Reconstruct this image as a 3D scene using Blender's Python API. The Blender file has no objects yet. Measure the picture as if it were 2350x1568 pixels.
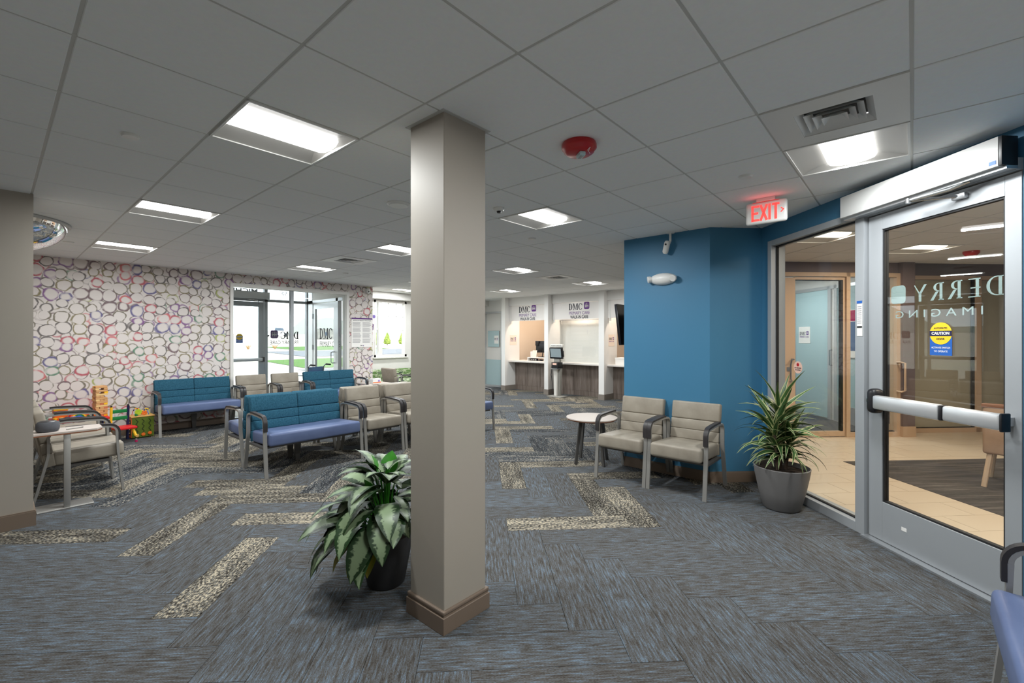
import bpy, bmesh, math, random
from mathutils import Matrix, Vector
random.seed(7)
PI = math.pi
SC = bpy.context.scene
COL = SC.collection

# ------------------------------------------------------------ camera
F_PX, CY_PX, YAW, EYE, CEIL = 1047.0, 776.0, 0.7206, 1.525, 2.6956
cam_d = bpy.data.cameras.new('camera')
cam_d.sensor_width = 36.0
cam_d.lens = 36.0 * F_PX / 2350.0
cam_d.shift_y = (CY_PX - 784.0) / 2350.0
cam_d.clip_start, cam_d.clip_end = 0.05, 600
cam = bpy.data.objects.new('camera', cam_d)
COL.objects.link(cam)
cam.location = (0, 0, EYE)
cam.rotation_euler = (PI / 2, 0, YAW - PI / 2)
SC.camera = cam

# ------------------------------------------------------------ overcast sky
world = bpy.data.worlds.new('overcast_sky')
SC.world = world
world.use_nodes = True
_bg = world.node_tree.nodes['Background']
_bg.inputs[0].default_value = (0.90, 0.95, 1.0, 1)
_bg.inputs[1].default_value = 4.2

# ------------------------------------------------------------ exposure
SC.view_settings.view_transform = 'Standard'
SC.view_settings.look = 'None'
SC.view_settings.gamma = 1.0
SC.view_settings.use_curve_mapping = False
SC.view_settings.exposure = 0.0
try:
    SC.cycles.max_bounces = 8
    SC.cycles.diffuse_bounces = 4
    SC.cycles.glossy_bounces = 3
    SC.cycles.use_adaptive_sampling = True
    SC.cycles.adaptive_threshold = 0.05
    SC.cycles.transparent_max_bounces = 12
    SC.cycles.caustics_reflective = False
    SC.cycles.caustics_refractive = False
    SC.cycles.sample_clamp_indirect = 4.0
    SC.cycles.use_denoising = True
except Exception:
    pass
TROFFER_W = 41.0          # watts of each recessed light in the waiting room
LOBBY_W = 31.0            # the warmer lights of the lobby behind the glass door

# ------------------------------------------------------------ scene tree helpers
def tag(o, label=None, cat=None, group=None, kind=None):
    if label: o['label'] = label
    if cat: o['category'] = cat
    if group: o['group'] = group
    if kind: o['kind'] = kind
    return o

def empty(name, loc=(0, 0, 0), rz=0.0, label=None, cat=None, group=None, kind=None, parent=None):
    o = bpy.data.objects.new(name, None)
    o.empty_display_size = 0.1
    COL.objects.link(o)
    o.location = loc
    o.rotation_euler = (0, 0, rz)
    if parent: o.parent = parent
    return tag(o, label, cat, group, kind)

def kids(o):
    return [c for c in COL.objects if c.parent == o]

def copy_tree(o, parent=None):
    ch = list(o.children)
    c = o.copy()
    COL.objects.link(c)
    c.parent = parent
    for k in ch:
        copy_tree(k, c)
    return c

_rb = {}
def _rbox(sx, sy, sz, r, seg):
    key = (round(sx, 4), round(sy, 4), round(sz, 4), round(r, 4), seg)
    if key not in _rb:
        bm = bmesh.new()
        bmesh.ops.create_cube(bm, size=1.0)
        for v in bm.verts:
            v.co = Vector((v.co.x * sx, v.co.y * sy, v.co.z * sz))
        if r > 0:
            bmesh.ops.bevel(bm, geom=list(bm.edges), offset=min(r, 0.49 * min(sx, sy, sz)), segments=seg, profile=0.5, affect='EDGES')
        bm.verts.index_update()
        _rb[key] = ([v.co.copy() for v in bm.verts], [[v.index for v in f.verts] for f in bm.faces])
        bm.free()
    return _rb[key]

class MB:
    """collects shapes; build() links them as one mesh object"""
    def __init__(s):
        s.v, s.f, s.m, s.uv, s.cur, s.M = [], [], [], {}, 0, Matrix.Identity(4)
    def add(s, vs, fs, M=None, uvs=None):
        b = len(s.v)
        T = s.M @ M if M is not None else s.M
        for i, p in enumerate(vs):
            s.v.append(T @ Vector(p))
            if uvs: s.uv[b + i] = uvs[i]
        for f in fs:
            s.f.append([b + i for i in f]); s.m.append(s.cur)
        return s
    def box(s, x0, x1, y0, y1, z0, z1, r=0.0, seg=2, M=None):
        vs, fs = _rbox(x1 - x0, y1 - y0, z1 - z0, r, seg)
        c = Vector(((x0 + x1) / 2, (y0 + y1) / 2, (z0 + z1) / 2))
        return s.add([p + c for p in vs], fs, M)
    def bar(s, a, b, w, t, up=(0, 0, 1), r=0.0):
        a, b = Vector(a), Vector(b); d = b - a; L = d.length
        if L < 1e-6: return s
        z = d / L; x = Vector(up).cross(z)
        if x.length < 1e-4: x = Vector((1, 0, 0)).cross(z)
        x.normalize(); y = z.cross(x)
        M = Matrix(((x.x, y.x, z.x, a.x), (x.y, y.y, z.y, a.y), (x.z, y.z, z.z, a.z), (0, 0, 0, 1)))
        return s.box(-w / 2, w / 2, -t / 2, t / 2, 0, L, r, 2, M)
    def tube(s, pts, rad, n=8, caps=True, M=None):
        pts = [Vector(p) for p in pts]
        rr = rad if isinstance(rad, (list, tuple)) else [rad] * len(pts)
        vs, fs = [], []
        ref = None
        for i, p in enumerate(pts):
            t = (pts[min(i + 1, len(pts) - 1)] - pts[max(i - 1, 0)]).normalized()
            if ref is None:
                ref = Vector((0, 0, 1)) if abs(t.z) < 0.9 else Vector((1, 0, 0))
            u = (ref - t * ref.dot(t)).normalized(); ref = u
            w = t.cross(u)
            for k in range(n):
                a = 2 * PI * k / n
                vs.append(p + (u * math.cos(a) + w * math.sin(a)) * rr[i])
        for i in range(len(pts) - 1):
            for k in range(n):
                fs.append([i * n + k, i * n + (k + 1) % n, (i + 1) * n + (k + 1) % n, (i + 1) * n + k])
        if caps:
            fs.append(list(range(n))[::-1]); fs.append([(len(pts) - 1) * n + k for k in range(n)])
        return s.add(vs, fs, M)
    def sweep(s, path, w, t, M=None):
        """flat bar: path of (y, z) in the side plane, w wide across x, t thick in the plane"""
        n = len(path); vs, fs = [], []
        for i, (y, z) in enumerate(path):
            y0, z0 = path[max(i - 1, 0)]; y1, z1 = path[min(i + 1, n - 1)]
            dy, dz = y1 - y0, z1 - z0; l = math.hypot(dy, dz) or 1
            ny, nz = -dz / l * t / 2, dy / l * t / 2
            vs += [(-w / 2, y + ny, z + nz), (w / 2, y + ny, z + nz), (w / 2, y - ny, z - nz), (-w / 2, y - ny, z - nz)]
        for i in range(n - 1):
            for k in range(4):
                fs.append([i * 4 + k, i * 4 + (k + 1) % 4, (i + 1) * 4 + (k + 1) % 4, (i + 1) * 4 + k])
        fs.append([3, 2, 1, 0]); fs.append([(n - 1) * 4 + k for k in range(4)])
        return s.add(vs, fs, M)
    def lathe(s, prof, n=24, M=None, a0=0.0, a1=2 * PI):
        full = abs(a1 - a0 - 2 * PI) < 1e-6
        m = n if full else n + 1
        vs, fs = [], []
        for r, z in prof:
            for k in range(m):
                a = a0 + (a1 - a0) * k / n
                vs.append((r * math.cos(a), r * math.sin(a), z))
        for i in range(len(prof) - 1):
            for k in range(n):
                k2 = (k + 1) % m
                fs.append([i * m + k, i * m + k2, (i + 1) * m + k2, (i + 1) * m + k])
        if prof[0][0] > 1e-5 and full: fs.append([k for k in range(m)][::-1])
        if prof[-1][0] > 1e-5 and full: fs.append([(len(prof) - 1) * m + k for k in range(m)])
        return s.add(vs, fs, M)
    def prism(s, poly, z0, z1, M=None):
        n = len(poly)
        area = sum(poly[i][0] * poly[(i + 1) % n][1] - poly[(i + 1) % n][0] * poly[i][1] for i in range(n))
        if area < 0: poly = poly[::-1]
        vs = [(x, y, z0) for x, y in poly] + [(x, y, z1) for x, y in poly]
        fs = [list(range(n))[::-1], [n + i for i in range(n)]]
        fs += [[i, (i + 1) % n, n + (i + 1) % n, n + i] for i in range(n)]
        return s.add(vs, fs, M)
    def build(s, name, mats, parent=None, loc=(0, 0, 0), rz=0.0, smooth=40, label=None, cat=None, group=None, kind=None):
        me = bpy.data.meshes.new(name)
        me.from_pydata([tuple(p) for p in s.v], [], s.f)
        if not isinstance(mats, (list, tuple)): mats = [mats]
        for m in mats: me.materials.append(MATS[m] if isinstance(m, str) else m)
        if len(mats) > 1: me.polygons.foreach_set('material_index', s.m)
        if s.uv:
            lay = me.uv_layers.new(name='UVMap')
            for l in me.loops:
                lay.data[l.index].uv = s.uv.get(l.vertex_index, (0, 0))
        if smooth:
            me.polygons.foreach_set('use_smooth', [True] * len(me.polygons))
            me.set_sharp_from_angle(angle=math.radians(smooth))
        me.update()
        o = bpy.data.objects.new(name, me)
        COL.objects.link(o)
        o.location = loc; o.rotation_euler = (0, 0, rz)
        if parent: o.parent = parent
        return tag(o, label, cat, group, kind)

def frame(p, d):
    """local x along d, local y to its left, z up"""
    d = Vector((d[0], d[1], 0)).normalized()
    return Matrix(((d.x, -d.y, 0, p[0]), (d.y, d.x, 0, p[1]), (0, 0, 1, 0), (0, 0, 0, 1)))

def one(name, mats, x0, x1, y0, y1, z0, z1, parent=None, r=0.0, **k):
    return MB().box(x0, x1, y0, y1, z0, z1, r).build(name, mats, parent, **k)

def wall_boxes(mb, L, t0, t1, z0, z1, holes):
    """wall along local x with holes (s0, s1, z0, z1)"""
    xs = sorted(set([0, L] + [h[0] for h in holes] + [h[1] for h in holes]))
    for a, b in zip(xs[:-1], xs[1:]):
        hs = sorted([(h[2], h[3]) for h in holes if h[0] <= a + 1e-6 and h[1] >= b - 1e-6])
        z = z0
        for h0, h1 in hs:
            if h0 > z + 1e-6: mb.box(a, b, t0, t1, z, h0)
            z = h1
        if z1 > z + 1e-6: mb.box(a, b, t0, t1, z, z1)
    return mb

# ------------------------------------------------------------ materials
MATS = {}
def lin(r, g, b):
    f = lambda c: (c / 255 / 12.92) if c / 255 <= 0.04045 else ((c / 255 + 0.055) / 1.055) ** 2.4
    return (f(r), f(g), f(b), 1)

def mat(name, col, rough=0.6, metal=0.0, spec=0.4, emit=None, es=0.0, noise=None, coat=0.0):
    m = bpy.data.materials.new(name); m.use_nodes = True
    nt = m.node_tree; b = nt.nodes['Principled BSDF']
    b.inputs['Base Color'].default_value = col if len(col) == 4 else (*col, 1)
    b.inputs['Roughness'].default_value = rough
    b.inputs['Metallic'].default_value = metal
    b.inputs['Specular IOR Level'].default_value = spec
    b.inputs['Coat Weight'].default_value = coat
    if emit:
        b.inputs['Emission Color'].default_value = emit
        b.inputs['Emission Strength'].default_value = es
    if noise:
        sc, amt, bump = noise
        tc = nt.nodes.new('ShaderNodeTexCoord'); nz = nt.nodes.new('ShaderNodeTexNoise')
        nz.inputs['Scale'].default_value = sc; nz.inputs['Detail'].default_value = 4
        nt.links.new(tc.outputs['Object'], nz.inputs['Vector'])
        mx = nt.nodes.new('ShaderNodeMix'); mx.data_type = 'RGBA'; mx.blend_type = 'MULTIPLY'
        mx.inputs[0].default_value = amt
        mx.inputs[6].default_value = b.inputs['Base Color'].default_value
        nt.links.new(nz.outputs['Color'], mx.inputs[7])
        nt.links.new(mx.outputs[2], b.inputs['Base Color'])
        if bump:
            bp = nt.nodes.new('ShaderNodeBump'); bp.inputs['Strength'].default_value = bump
            bp.inputs['Distance'].default_value = 0.01
            nt.links.new(nz.outputs['Fac'], bp.inputs['Height']); nt.links.new(bp.outputs['Normal'], b.inputs['Normal'])
    MATS[name] = m
    return m

class NT:
    def __init__(s, name, rough=0.7):
        s.m = bpy.data.materials.new(name); s.m.use_nodes = True; s.t = s.m.node_tree
        s.b = s.t.nodes['Principled BSDF']; s.b.inputs['Roughness'].default_value = rough
        MATS[name] = s.m
    def n(s, kind, **kw):
        nd = s.t.nodes.new('ShaderNode' + kind)
        for k, v in kw.items():
            if k in nd.inputs.keys(): nd.inputs[k].default_value = v
            else: setattr(nd, k, v)
        return nd
    def l(s, a, b): s.t.links.new(a, b)
    def math(s, op, a, b=None, clamp=False):
        nd = s.t.nodes.new('ShaderNodeMath'); nd.operation = op; nd.use_clamp = clamp
        for i, x in enumerate((a, b)):
            if x is None: continue
            if isinstance(x, (int, float)): nd.inputs[i].default_value = x
            else: s.l(x, nd.inputs[i])
        return nd.outputs[0]
    def mix(s, fac, a, b, blend='MIX'):
        nd = s.t.nodes.new('ShaderNodeMix'); nd.data_type = 'RGBA'; nd.blend_type = blend
        for i, x in ((0, fac), (6, a), (7, b)):
            if isinstance(x, (int, float, tuple)): nd.inputs[i].default_value = x
            else: s.l(x, nd.inputs[i])
        return nd.outputs[2]
    def ramp(s, fac, stops, interp='LINEAR'):
        nd = s.t.nodes.new('ShaderNodeValToRGB'); cr = nd.color_ramp; cr.interpolation = interp
        while len(cr.elements) < len(stops): cr.elements.new(0.5)
        for e, (p, c) in zip(cr.elements, stops): e.position = p; e.color = c
        s.l(fac, nd.inputs[0]); return nd.outputs[0]

mat('paint_greige', lin(168, 160, 149), 0.55, noise=(1.5, 0.06, 0))
mat('paint_blue', lin(62, 119, 154), 0.5, noise=(1.2, 0.08, 0))
mat('paint_white', lin(222, 220, 216), 0.5)
mat('paint_hall_lightened', lin(232, 231, 229), 0.5)  # whiter reception paint, lightened further in place of brighter light there
mat('paint_peach', lin(226, 208, 190), 0.55)
mat('paint_brown', lin(112, 98, 96), 0.55)
mat('base_taupe', lin(120, 105, 92), 0.5)
mat('base_grey', lin(132, 124, 116), 0.5)
mat('ceiling_tile', lin(236, 238, 238), 0.85, spec=0.1, noise=(40, 0.10, 0.05))
mat('grid_metal', lin(190, 190, 186), 0.5)
mat('slab', lin(150, 150, 150), 0.9)
mat('white_metal', lin(225, 225, 222), 0.35)
mat('vent_metal', lin(215, 215, 212), 0.40, spec=0.5)
mat('reflector', lin(205, 204, 200), 0.45)
mat('lens', (1, 1, 1, 1), 0.4, emit=(1, 0.99, 0.97, 1), es=6.0)
mat('lens_warm', (1, 1, 1, 1), 0.4, emit=(1, 0.86, 0.66, 1), es=3.0)
mat('dark', lin(26, 26, 28), 0.5)
mat('black_plastic', lin(30, 30, 33), 0.4)
mat('alu', lin(192, 195, 198), 0.32, 0.75)
mat('alu_paint', lin(168, 172, 176), 0.38, 0.25)
mat('alu_light', lin(206, 208, 210), 0.30, 0.55)
mat('chair_metal', lin(158, 156, 152), 0.38, 0.45)
mat('chair_metal_dark', lin(92, 90, 88), 0.4, 0.45)
mat('arm_pad', lin(48, 45, 46), 0.45)
mat('laminate', lin(188, 177, 169), 0.45)
mat('edge_wood', lin(128, 84, 60), 0.5)
mat('pot_grey', lin(116, 114, 113), 0.5)
mat('pot_dark', lin(52, 52, 54), 0.5)
mat('soil', lin(58, 46, 38), 0.95, noise=(60, 0.6, 0.5))
mat('tan_frame', lin(196, 168, 140), 0.45)
mat('gasket', lin(30, 30, 32), 0.6)
mat('beige_shade', lin(190, 176, 152), 0.8)
mat('frosted', lin(176, 200, 204), 0.35, spec=0.5)
mat('white_paper', lin(238, 236, 232), 0.7)
mat('cream_paper', lin(236, 220, 206), 0.7)
mat('ink', lin(58, 58, 66), 0.7)
mat('ink_soft', lin(150, 148, 152), 0.8)
mat('logo_purple', lin(108, 62, 140), 0.6)
mat('purple', lin(92, 48, 120), 0.6)
mat('decal_grey', lin(150, 166, 164), 0.5)
mat('opener_white', lin(214, 214, 212), 0.35)
mat('sign_board', lin(238, 234, 231), 0.25)
mat('red', lin(180, 26, 30), 0.35, coat=0.3)
mat('exit_red', lin(230, 60, 50), 0.5, emit=(1.0, 0.10, 0.09, 1), es=0.9)
mat('exit_glow', lin(230, 80, 80), 0.5, emit=(1.0, 0.12, 0.12, 1), es=0.15)
mat('yellow', lin(236, 196, 40), 0.5)
mat('sticker_blue', lin(30, 92, 176), 0.5)
mat('sticker_pink', lin(232, 190, 172), 0.6)
mat('mirror', (0.9, 0.9, 0.9, 1), 0.03, 1.0)
mat('mirror_rim', lin(200, 200, 196), 0.4)
mat('counter_top', lin(226, 220, 214), 0.3)
mat('screen_black', lin(20, 20, 22), 0.25)
mat('screen_grey', lin(120, 132, 136), 0.3, emit=lin(130, 142, 146), es=0.35)
mat('kiosk_white', lin(214, 212, 206), 0.4)
mat('kiosk_grey', lin(150, 148, 142), 0.45)
mat('fabric_grey', lin(88, 90, 96), 0.9, noise=(300, 0.3, 0.3))
mat('wood_block', lin(206, 156, 104), 0.6)
mat('wood_block_pale', lin(228, 190, 130), 0.6)
mat('wood_block_red', lin(196, 112, 78), 0.6)
mat('toy_yellow', lin(244, 188, 40), 0.45)
mat('toy_orange', lin(226, 110, 36), 0.45)
mat('toy_red', lin(206, 30, 34), 0.45)
mat('toy_green', lin(22, 116, 58), 0.45)
mat('toy_olive', lin(86, 104, 26), 0.5)
mat('toy_lime', lin(176, 200, 44), 0.45)
mat('toy_blue', lin(40, 100, 200), 0.45)
mat('toy_navy', lin(28, 30, 70), 0.45)
mat('toy_violet', lin(150, 130, 210), 0.45)
mat('toy_magenta', lin(170, 24, 84), 0.45)
mat('toy_wood', lin(216, 168, 96), 0.55)
mat('tv_black', lin(22, 24, 34), 0.3)
mat('concrete', lin(214, 210, 202), 0.9)
mat('gravel', lin(205, 196, 182), 0.95, noise=(0.6, 0.25, 0))
mat('asphalt', lin(120, 122, 126), 0.95)
mat('grass_green', lin(92, 132, 52), 0.95, noise=(3, 0.4, 0))
mat('dry_grass', lin(190, 150, 96), 0.95)
mat('far_building', lin(150, 148, 142), 0.9)
mat('car_white', lin(235, 235, 238), 0.3, coat=0.5)
mat('car_glass', lin(70, 90, 110), 0.2)
mat('tyre', lin(40, 48, 54), 0.8)
mat('hill_haze', lin(178, 184, 176), 1.0)  # paler than the hills themselves: distance haze is put into the colour
mat('bark', lin(96, 82, 70), 0.9)
mat('steel', lin(180, 182, 184), 0.25, 0.9)
mat('wheelchair_blue', lin(70, 100, 140), 0.6)

def leaf_mat(name, edge, mid, width, soft, streak, rough=0.4):
    n = NT(name, rough)
    tc = n.n('TexCoord'); sp = n.n('SeparateXYZ'); n.l(tc.outputs['UV'], sp.inputs[0])
    au = n.math('ABSOLUTE', n.math('MULTIPLY', n.math('SUBTRACT', sp.outputs[0], 0.5), 2.0))
    mp = n.n('Mapping'); mp.inputs['Scale'].default_value = (streak[0], streak[1], 1)
    n.l(tc.outputs['UV'], mp.inputs[0])
    oi = n.n('ObjectInfo'); cx = n.n('CombineXYZ'); n.l(n.math('MULTIPLY', oi.outputs['Random'], 50.0), cx.inputs[2]); n.l(cx.outputs[0], mp.inputs['Location'])
    nz = n.n('TexNoise', Scale=1.0, Detail=4.0); n.l(mp.outputs[0], nz.inputs['Vector'])
    k = n.math('ADD', au, n.math('MULTIPLY', n.math('SUBTRACT', nz.outputs['Fac'], 0.5), streak[2]))
    fac = n.ramp(k, [(max(0.0, width - soft), (1, 1, 1, 1)), (min(1.0, width + soft), (0, 0, 0, 1))])
    col = n.mix(fac, edge, mid)
    hs = n.n('HueSaturation'); n.l(n.math('ADD', n.math('MULTIPLY', oi.outputs['Random'], 0.5), 0.75), hs.inputs['Value']); n.l(col, hs.inputs['Color'])
    n.l(hs.outputs[0], n.b.inputs['Base Color'])
    n.b.inputs['Specular IOR Level'].default_value = 0.4
    return n
leaf_mat('leaf_silver', lin(26, 50, 22), lin(116, 134, 102), 0.52, 0.10, (6, 22, 1.1), 0.42)
leaf_mat('leaf_green', lin(40, 110, 22), lin(52, 128, 30), 0.5, 0.4, (3, 3, 0.3))
leaf_mat('leaf_yellow', lin(120, 124, 24), lin(150, 140, 40), 0.5, 0.3, (4, 4, 0.6))
leaf_mat('leaf_strap', lin(172, 176, 126), lin(52, 84, 42), 0.66, 0.06, (1.5, 12, 0.25))

# beige vinyl, blue cloth, periwinkle vinyl
def cloth(name, c0, c1, scale, bump, rough, spec=0.3):
    n = NT(name, rough)
    tc = n.n('TexCoord'); nz = n.n('TexNoise', Scale=scale, Detail=5.0, Roughness=0.6)
    n.l(tc.outputs['Object'], nz.inputs['Vector'])
    n.l(n.ramp(nz.outputs['Fac'], [(0.3, c0), (0.7, c1)]), n.b.inputs['Base Color'])
    n.b.inputs['Specular IOR Level'].default_value = spec
    if bump:
        bp = n.n('Bump', Strength=bump, Distance=0.004); n.l(nz.outputs['Fac'], bp.inputs['Height']); n.l(bp.outputs[0], n.b.inputs['Normal'])
cloth('beige_vinyl', lin(134, 126, 114), lin(155, 147, 134), 5, 0.1, 0.42)
cloth('blue_cloth', lin(32, 74, 94), lin(52, 98, 119), 70, 0.4, 0.85, 0.15)
cloth('periwinkle_vinyl', lin(86, 99, 134), lin(97, 111, 146), 4, 0.08, 0.36)
cloth('lobby_vinyl', lin(150, 122, 100), lin(170, 140, 116), 6, 0.05, 0.6)

# grey-brown wood laminate of the reception desk
n = NT('desk_wood', 0.5)
tc = n.n('TexCoord'); mp = n.n('Mapping'); mp.inputs['Scale'].default_value = (9, 9, 0.7); n.l(tc.outputs['Object'], mp.inputs[0])
nz = n.n('TexNoise', Scale=1.6, Detail=6.0, Roughness=0.7); n.l(mp.outputs[0], nz.inputs['Vector'])
n.l(n.ramp(nz.outputs['Fac'], [(0.25, lin(74, 62, 56)), (0.5, lin(116, 104, 96)), (0.75, lin(138, 128, 122))]), n.b.inputs['Base Color'])

# herringbone carpet, streaks run along each plank (UV u = length in metres)
def carpet(name, stops, scale, fine, off, wf=0.36):
    n = NT(name, 0.95); n.b.inputs['Specular IOR Level'].default_value = 0.05
    tc = n.n('TexCoord'); oi = n.n('ObjectInfo'); cx = n.n('CombineXYZ')
    n.l(n.math('MULTIPLY', oi.outputs['Random'], 90.0), cx.inputs[0]); n.l(n.math('MULTIPLY', oi.outputs['Random'], 37.0), cx.inputs[1])
    ad = n.n('VectorMath', operation='ADD'); n.l(tc.outputs['UV'], ad.inputs[0]); n.l(cx.outputs[0], ad.inputs[1])
    mp = n.n('Mapping'); mp.inputs['Scale'].default_value = scale; n.l(ad.outputs[0], mp.inputs[0])
    nz = n.n('TexNoise', Scale=1.0, Detail=7.0, Roughness=0.66); n.l(mp.outputs[0], nz.inputs['Vector'])
    m2 = n.n('Mapping'); m2.inputs['Scale'].default_value = fine; n.l(ad.outputs[0], m2.inputs[0])
    n2 = n.n('TexNoise', Scale=1.0, Detail=2.0); n.l(m2.outputs[0], n2.inputs['Vector'])
    f = n.math('ADD', n.math('MULTIPLY', nz.outputs['Fac'], 1 - wf), n.math('MULTIPLY', n2.outputs['Fac'], wf))
    f = n.math('ADD', f, n.math('MULTIPLY', n.math('SUBTRACT', oi.outputs['Random'], 0.5), off))
    n.l(n.ramp(f, stops), n.b.inputs['Base Color'])
    bp = n.n('Bump', Strength=0.35, Distance=0.004); n.l(n2.outputs['Fac'], bp.inputs['Height']); n.l(bp.outputs[0], n.b.inputs['Normal'])
carpet('carpet_base', [(0.34, lin(50, 47, 45)), (0.44, lin(72, 68, 64)), (0.50, lin(86, 85, 84)), (0.555, lin(90, 98, 106)), (0.65, lin(112, 130, 148))], (9, 88, 1), (90, 420, 1), 0.03)
carpet('carpet_accent', [(0.40, lin(36, 34, 32)), (0.455, lin(66, 62, 57)), (0.49, lin(104, 97, 84)), (0.52, lin(78, 86, 94)), (0.55, lin(142, 132, 114)), (0.63, lin(180, 170, 150))], (2.0, 10, 1), (46, 84, 1), 0.05, 0.62)
carpet('carpet_dark', [(0.40, lin(32, 32, 34)), (0.47, lin(56, 56, 57)), (0.53, lin(78, 86, 94)), (0.57, lin(128, 122, 112)), (0.64, lin(172, 164, 150))], (2.0, 10, 1), (46, 84, 1), 0.04, 0.62)

# dark entrance mat of the lobby
n = NT('mat_dark', 0.95); tc = n.n('TexCoord'); mp = n.n('Mapping'); mp.inputs['Scale'].default_value = (1.6, 26, 1); n.l(tc.outputs['Object'], mp.inputs[0])
nz = n.n('TexNoise', Scale=1.0, Detail=5.0); n.l(mp.outputs[0], nz.inputs['Vector'])
n.l(n.ramp(nz.outputs['Fac'], [(0.3, lin(44, 40, 38)), (0.55, lin(74, 68, 64)), (0.75, lin(112, 104, 98))]), n.b.inputs['Base Color'])
# beige floor tile
n = NT('beige_tile', 0.35); oi = n.n('ObjectInfo'); tc = n.n('TexCoord'); nz = n.n('TexNoise', Scale=2.5, Detail=4.0); n.l(tc.outputs['Object'], nz.inputs['Vector'])
n.l(n.mix(n.math('MULTIPLY', nz.outputs['Fac'], 0.5), lin(206, 188, 164), lin(220, 204, 182)), n.b.inputs['Base Color'])
mat('grout', lin(150, 134, 116), 0.9)

# green patterned banquette
n = NT('green_pattern', 0.7); tc = n.n('TexCoord'); mp = n.n('Mapping'); mp.inputs['Scale'].default_value = (5, 5, 16); n.l(tc.outputs['Object'], mp.inputs[0])
nz = n.n('TexNoise', Scale=1.6, Detail=2.0); n.l(mp.outputs[0], nz.inputs['Vector'])
n.l(n.ramp(nz.outputs['Fac'], [(0.40, lin(52, 74, 56)), (0.47, lin(120, 140, 96)), (0.52, lin(190, 196, 170)), (0.60, lin(86, 120, 60))]), n.b.inputs['Base Color'])

# shrub foliage
n = NT('evergreen', 0.8); tc = n.n('TexCoord'); nz = n.n('TexNoise', Scale=9.0, Detail=3.0); n.l(tc.outputs['Object'], nz.inputs['Vector'])
n.l(n.ramp(nz.outputs['Fac'], [(0.35, lin(84, 108, 30)), (0.65, lin(170, 186, 74))]), n.b.inputs['Base Color'])

# clear glass: transparent with a Fresnel reflection
def glass(name, tint, base=1.5, rough=0.0):
    m = bpy.data.materials.new(name); m.use_nodes = True; nt = m.node_tree
    for x in list(nt.nodes): nt.nodes.remove(x)
    out = nt.nodes.new('ShaderNodeOutputMaterial'); tr = nt.nodes.new('ShaderNodeBsdfTransparent'); gl = nt.nodes.new('ShaderNodeBsdfGlossy')
    fr = nt.nodes.new('ShaderNodeFresnel'); mx = nt.nodes.new('ShaderNodeMixShader')
    tr.inputs[0].default_value = tint; gl.inputs['Roughness'].default_value = rough; fr.inputs[0].default_value = base
    # thin pane: the same reflection from either side
    ge = nt.nodes.new('ShaderNodeNewGeometry'); io = nt.nodes.new('ShaderNodeMix'); io.data_type = 'FLOAT'
    io.inputs[2].default_value = base; io.inputs[3].default_value = 1.0 / base
    nt.links.new(ge.outputs['Backfacing'], io.inputs[0]); nt.links.new(io.outputs[0], fr.inputs[0])
    nt.links.new(fr.outputs[0], mx.inputs[0]); nt.links.new(tr.outputs[0], mx.inputs[1]); nt.links.new(gl.outputs[0], mx.inputs[2]); nt.links.new(mx.outputs[0], out.inputs[0])
    MATS[name] = m
glass('glass', (0.97, 0.985, 0.98, 1))
glass('glass_entry', (0.95, 0.97, 0.97, 1))

# wallpaper: watercolour rings, printed on the wall (world x, z in metres)
n = NT('ring_wallpaper', 0.7)
geo = n.n('NewGeometry'); sp = n.n('SeparateXYZ'); n.l(geo.outputs['Position'], sp.inputs[0])
cx = n.n('CombineXYZ'); n.l(sp.outputs[0], cx.inputs[0]); n.l(sp.outputs[2], cx.inputs[1])
wob = n.n('TexNoise', Scale=7.0, Detail=2.0); n.l(cx.outputs[0], wob.inputs['Vector'])
wv = n.n('VectorMath', operation='SUBTRACT'); n.l(wob.outputs['Color'], wv.inputs[0]); wv.inputs[1].default_value = (0.5, 0.5, 0.5)
ws = n.n('VectorMath', operation='SCALE'); n.l(wv.outputs[0], ws.inputs[0]); ws.inputs['Scale'].default_value = 0.06
wa = n.n('VectorMath', operation='ADD'); n.l(cx.outputs[0], wa.inputs[0]); n.l(ws.outputs[0], wa.inputs[1])
fade = n.n('TexNoise', Scale=8.0, Detail=3.0); n.l(cx.outputs[0], fade.inputs['Vector'])
cur = lin(218, 210, 206)
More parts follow.
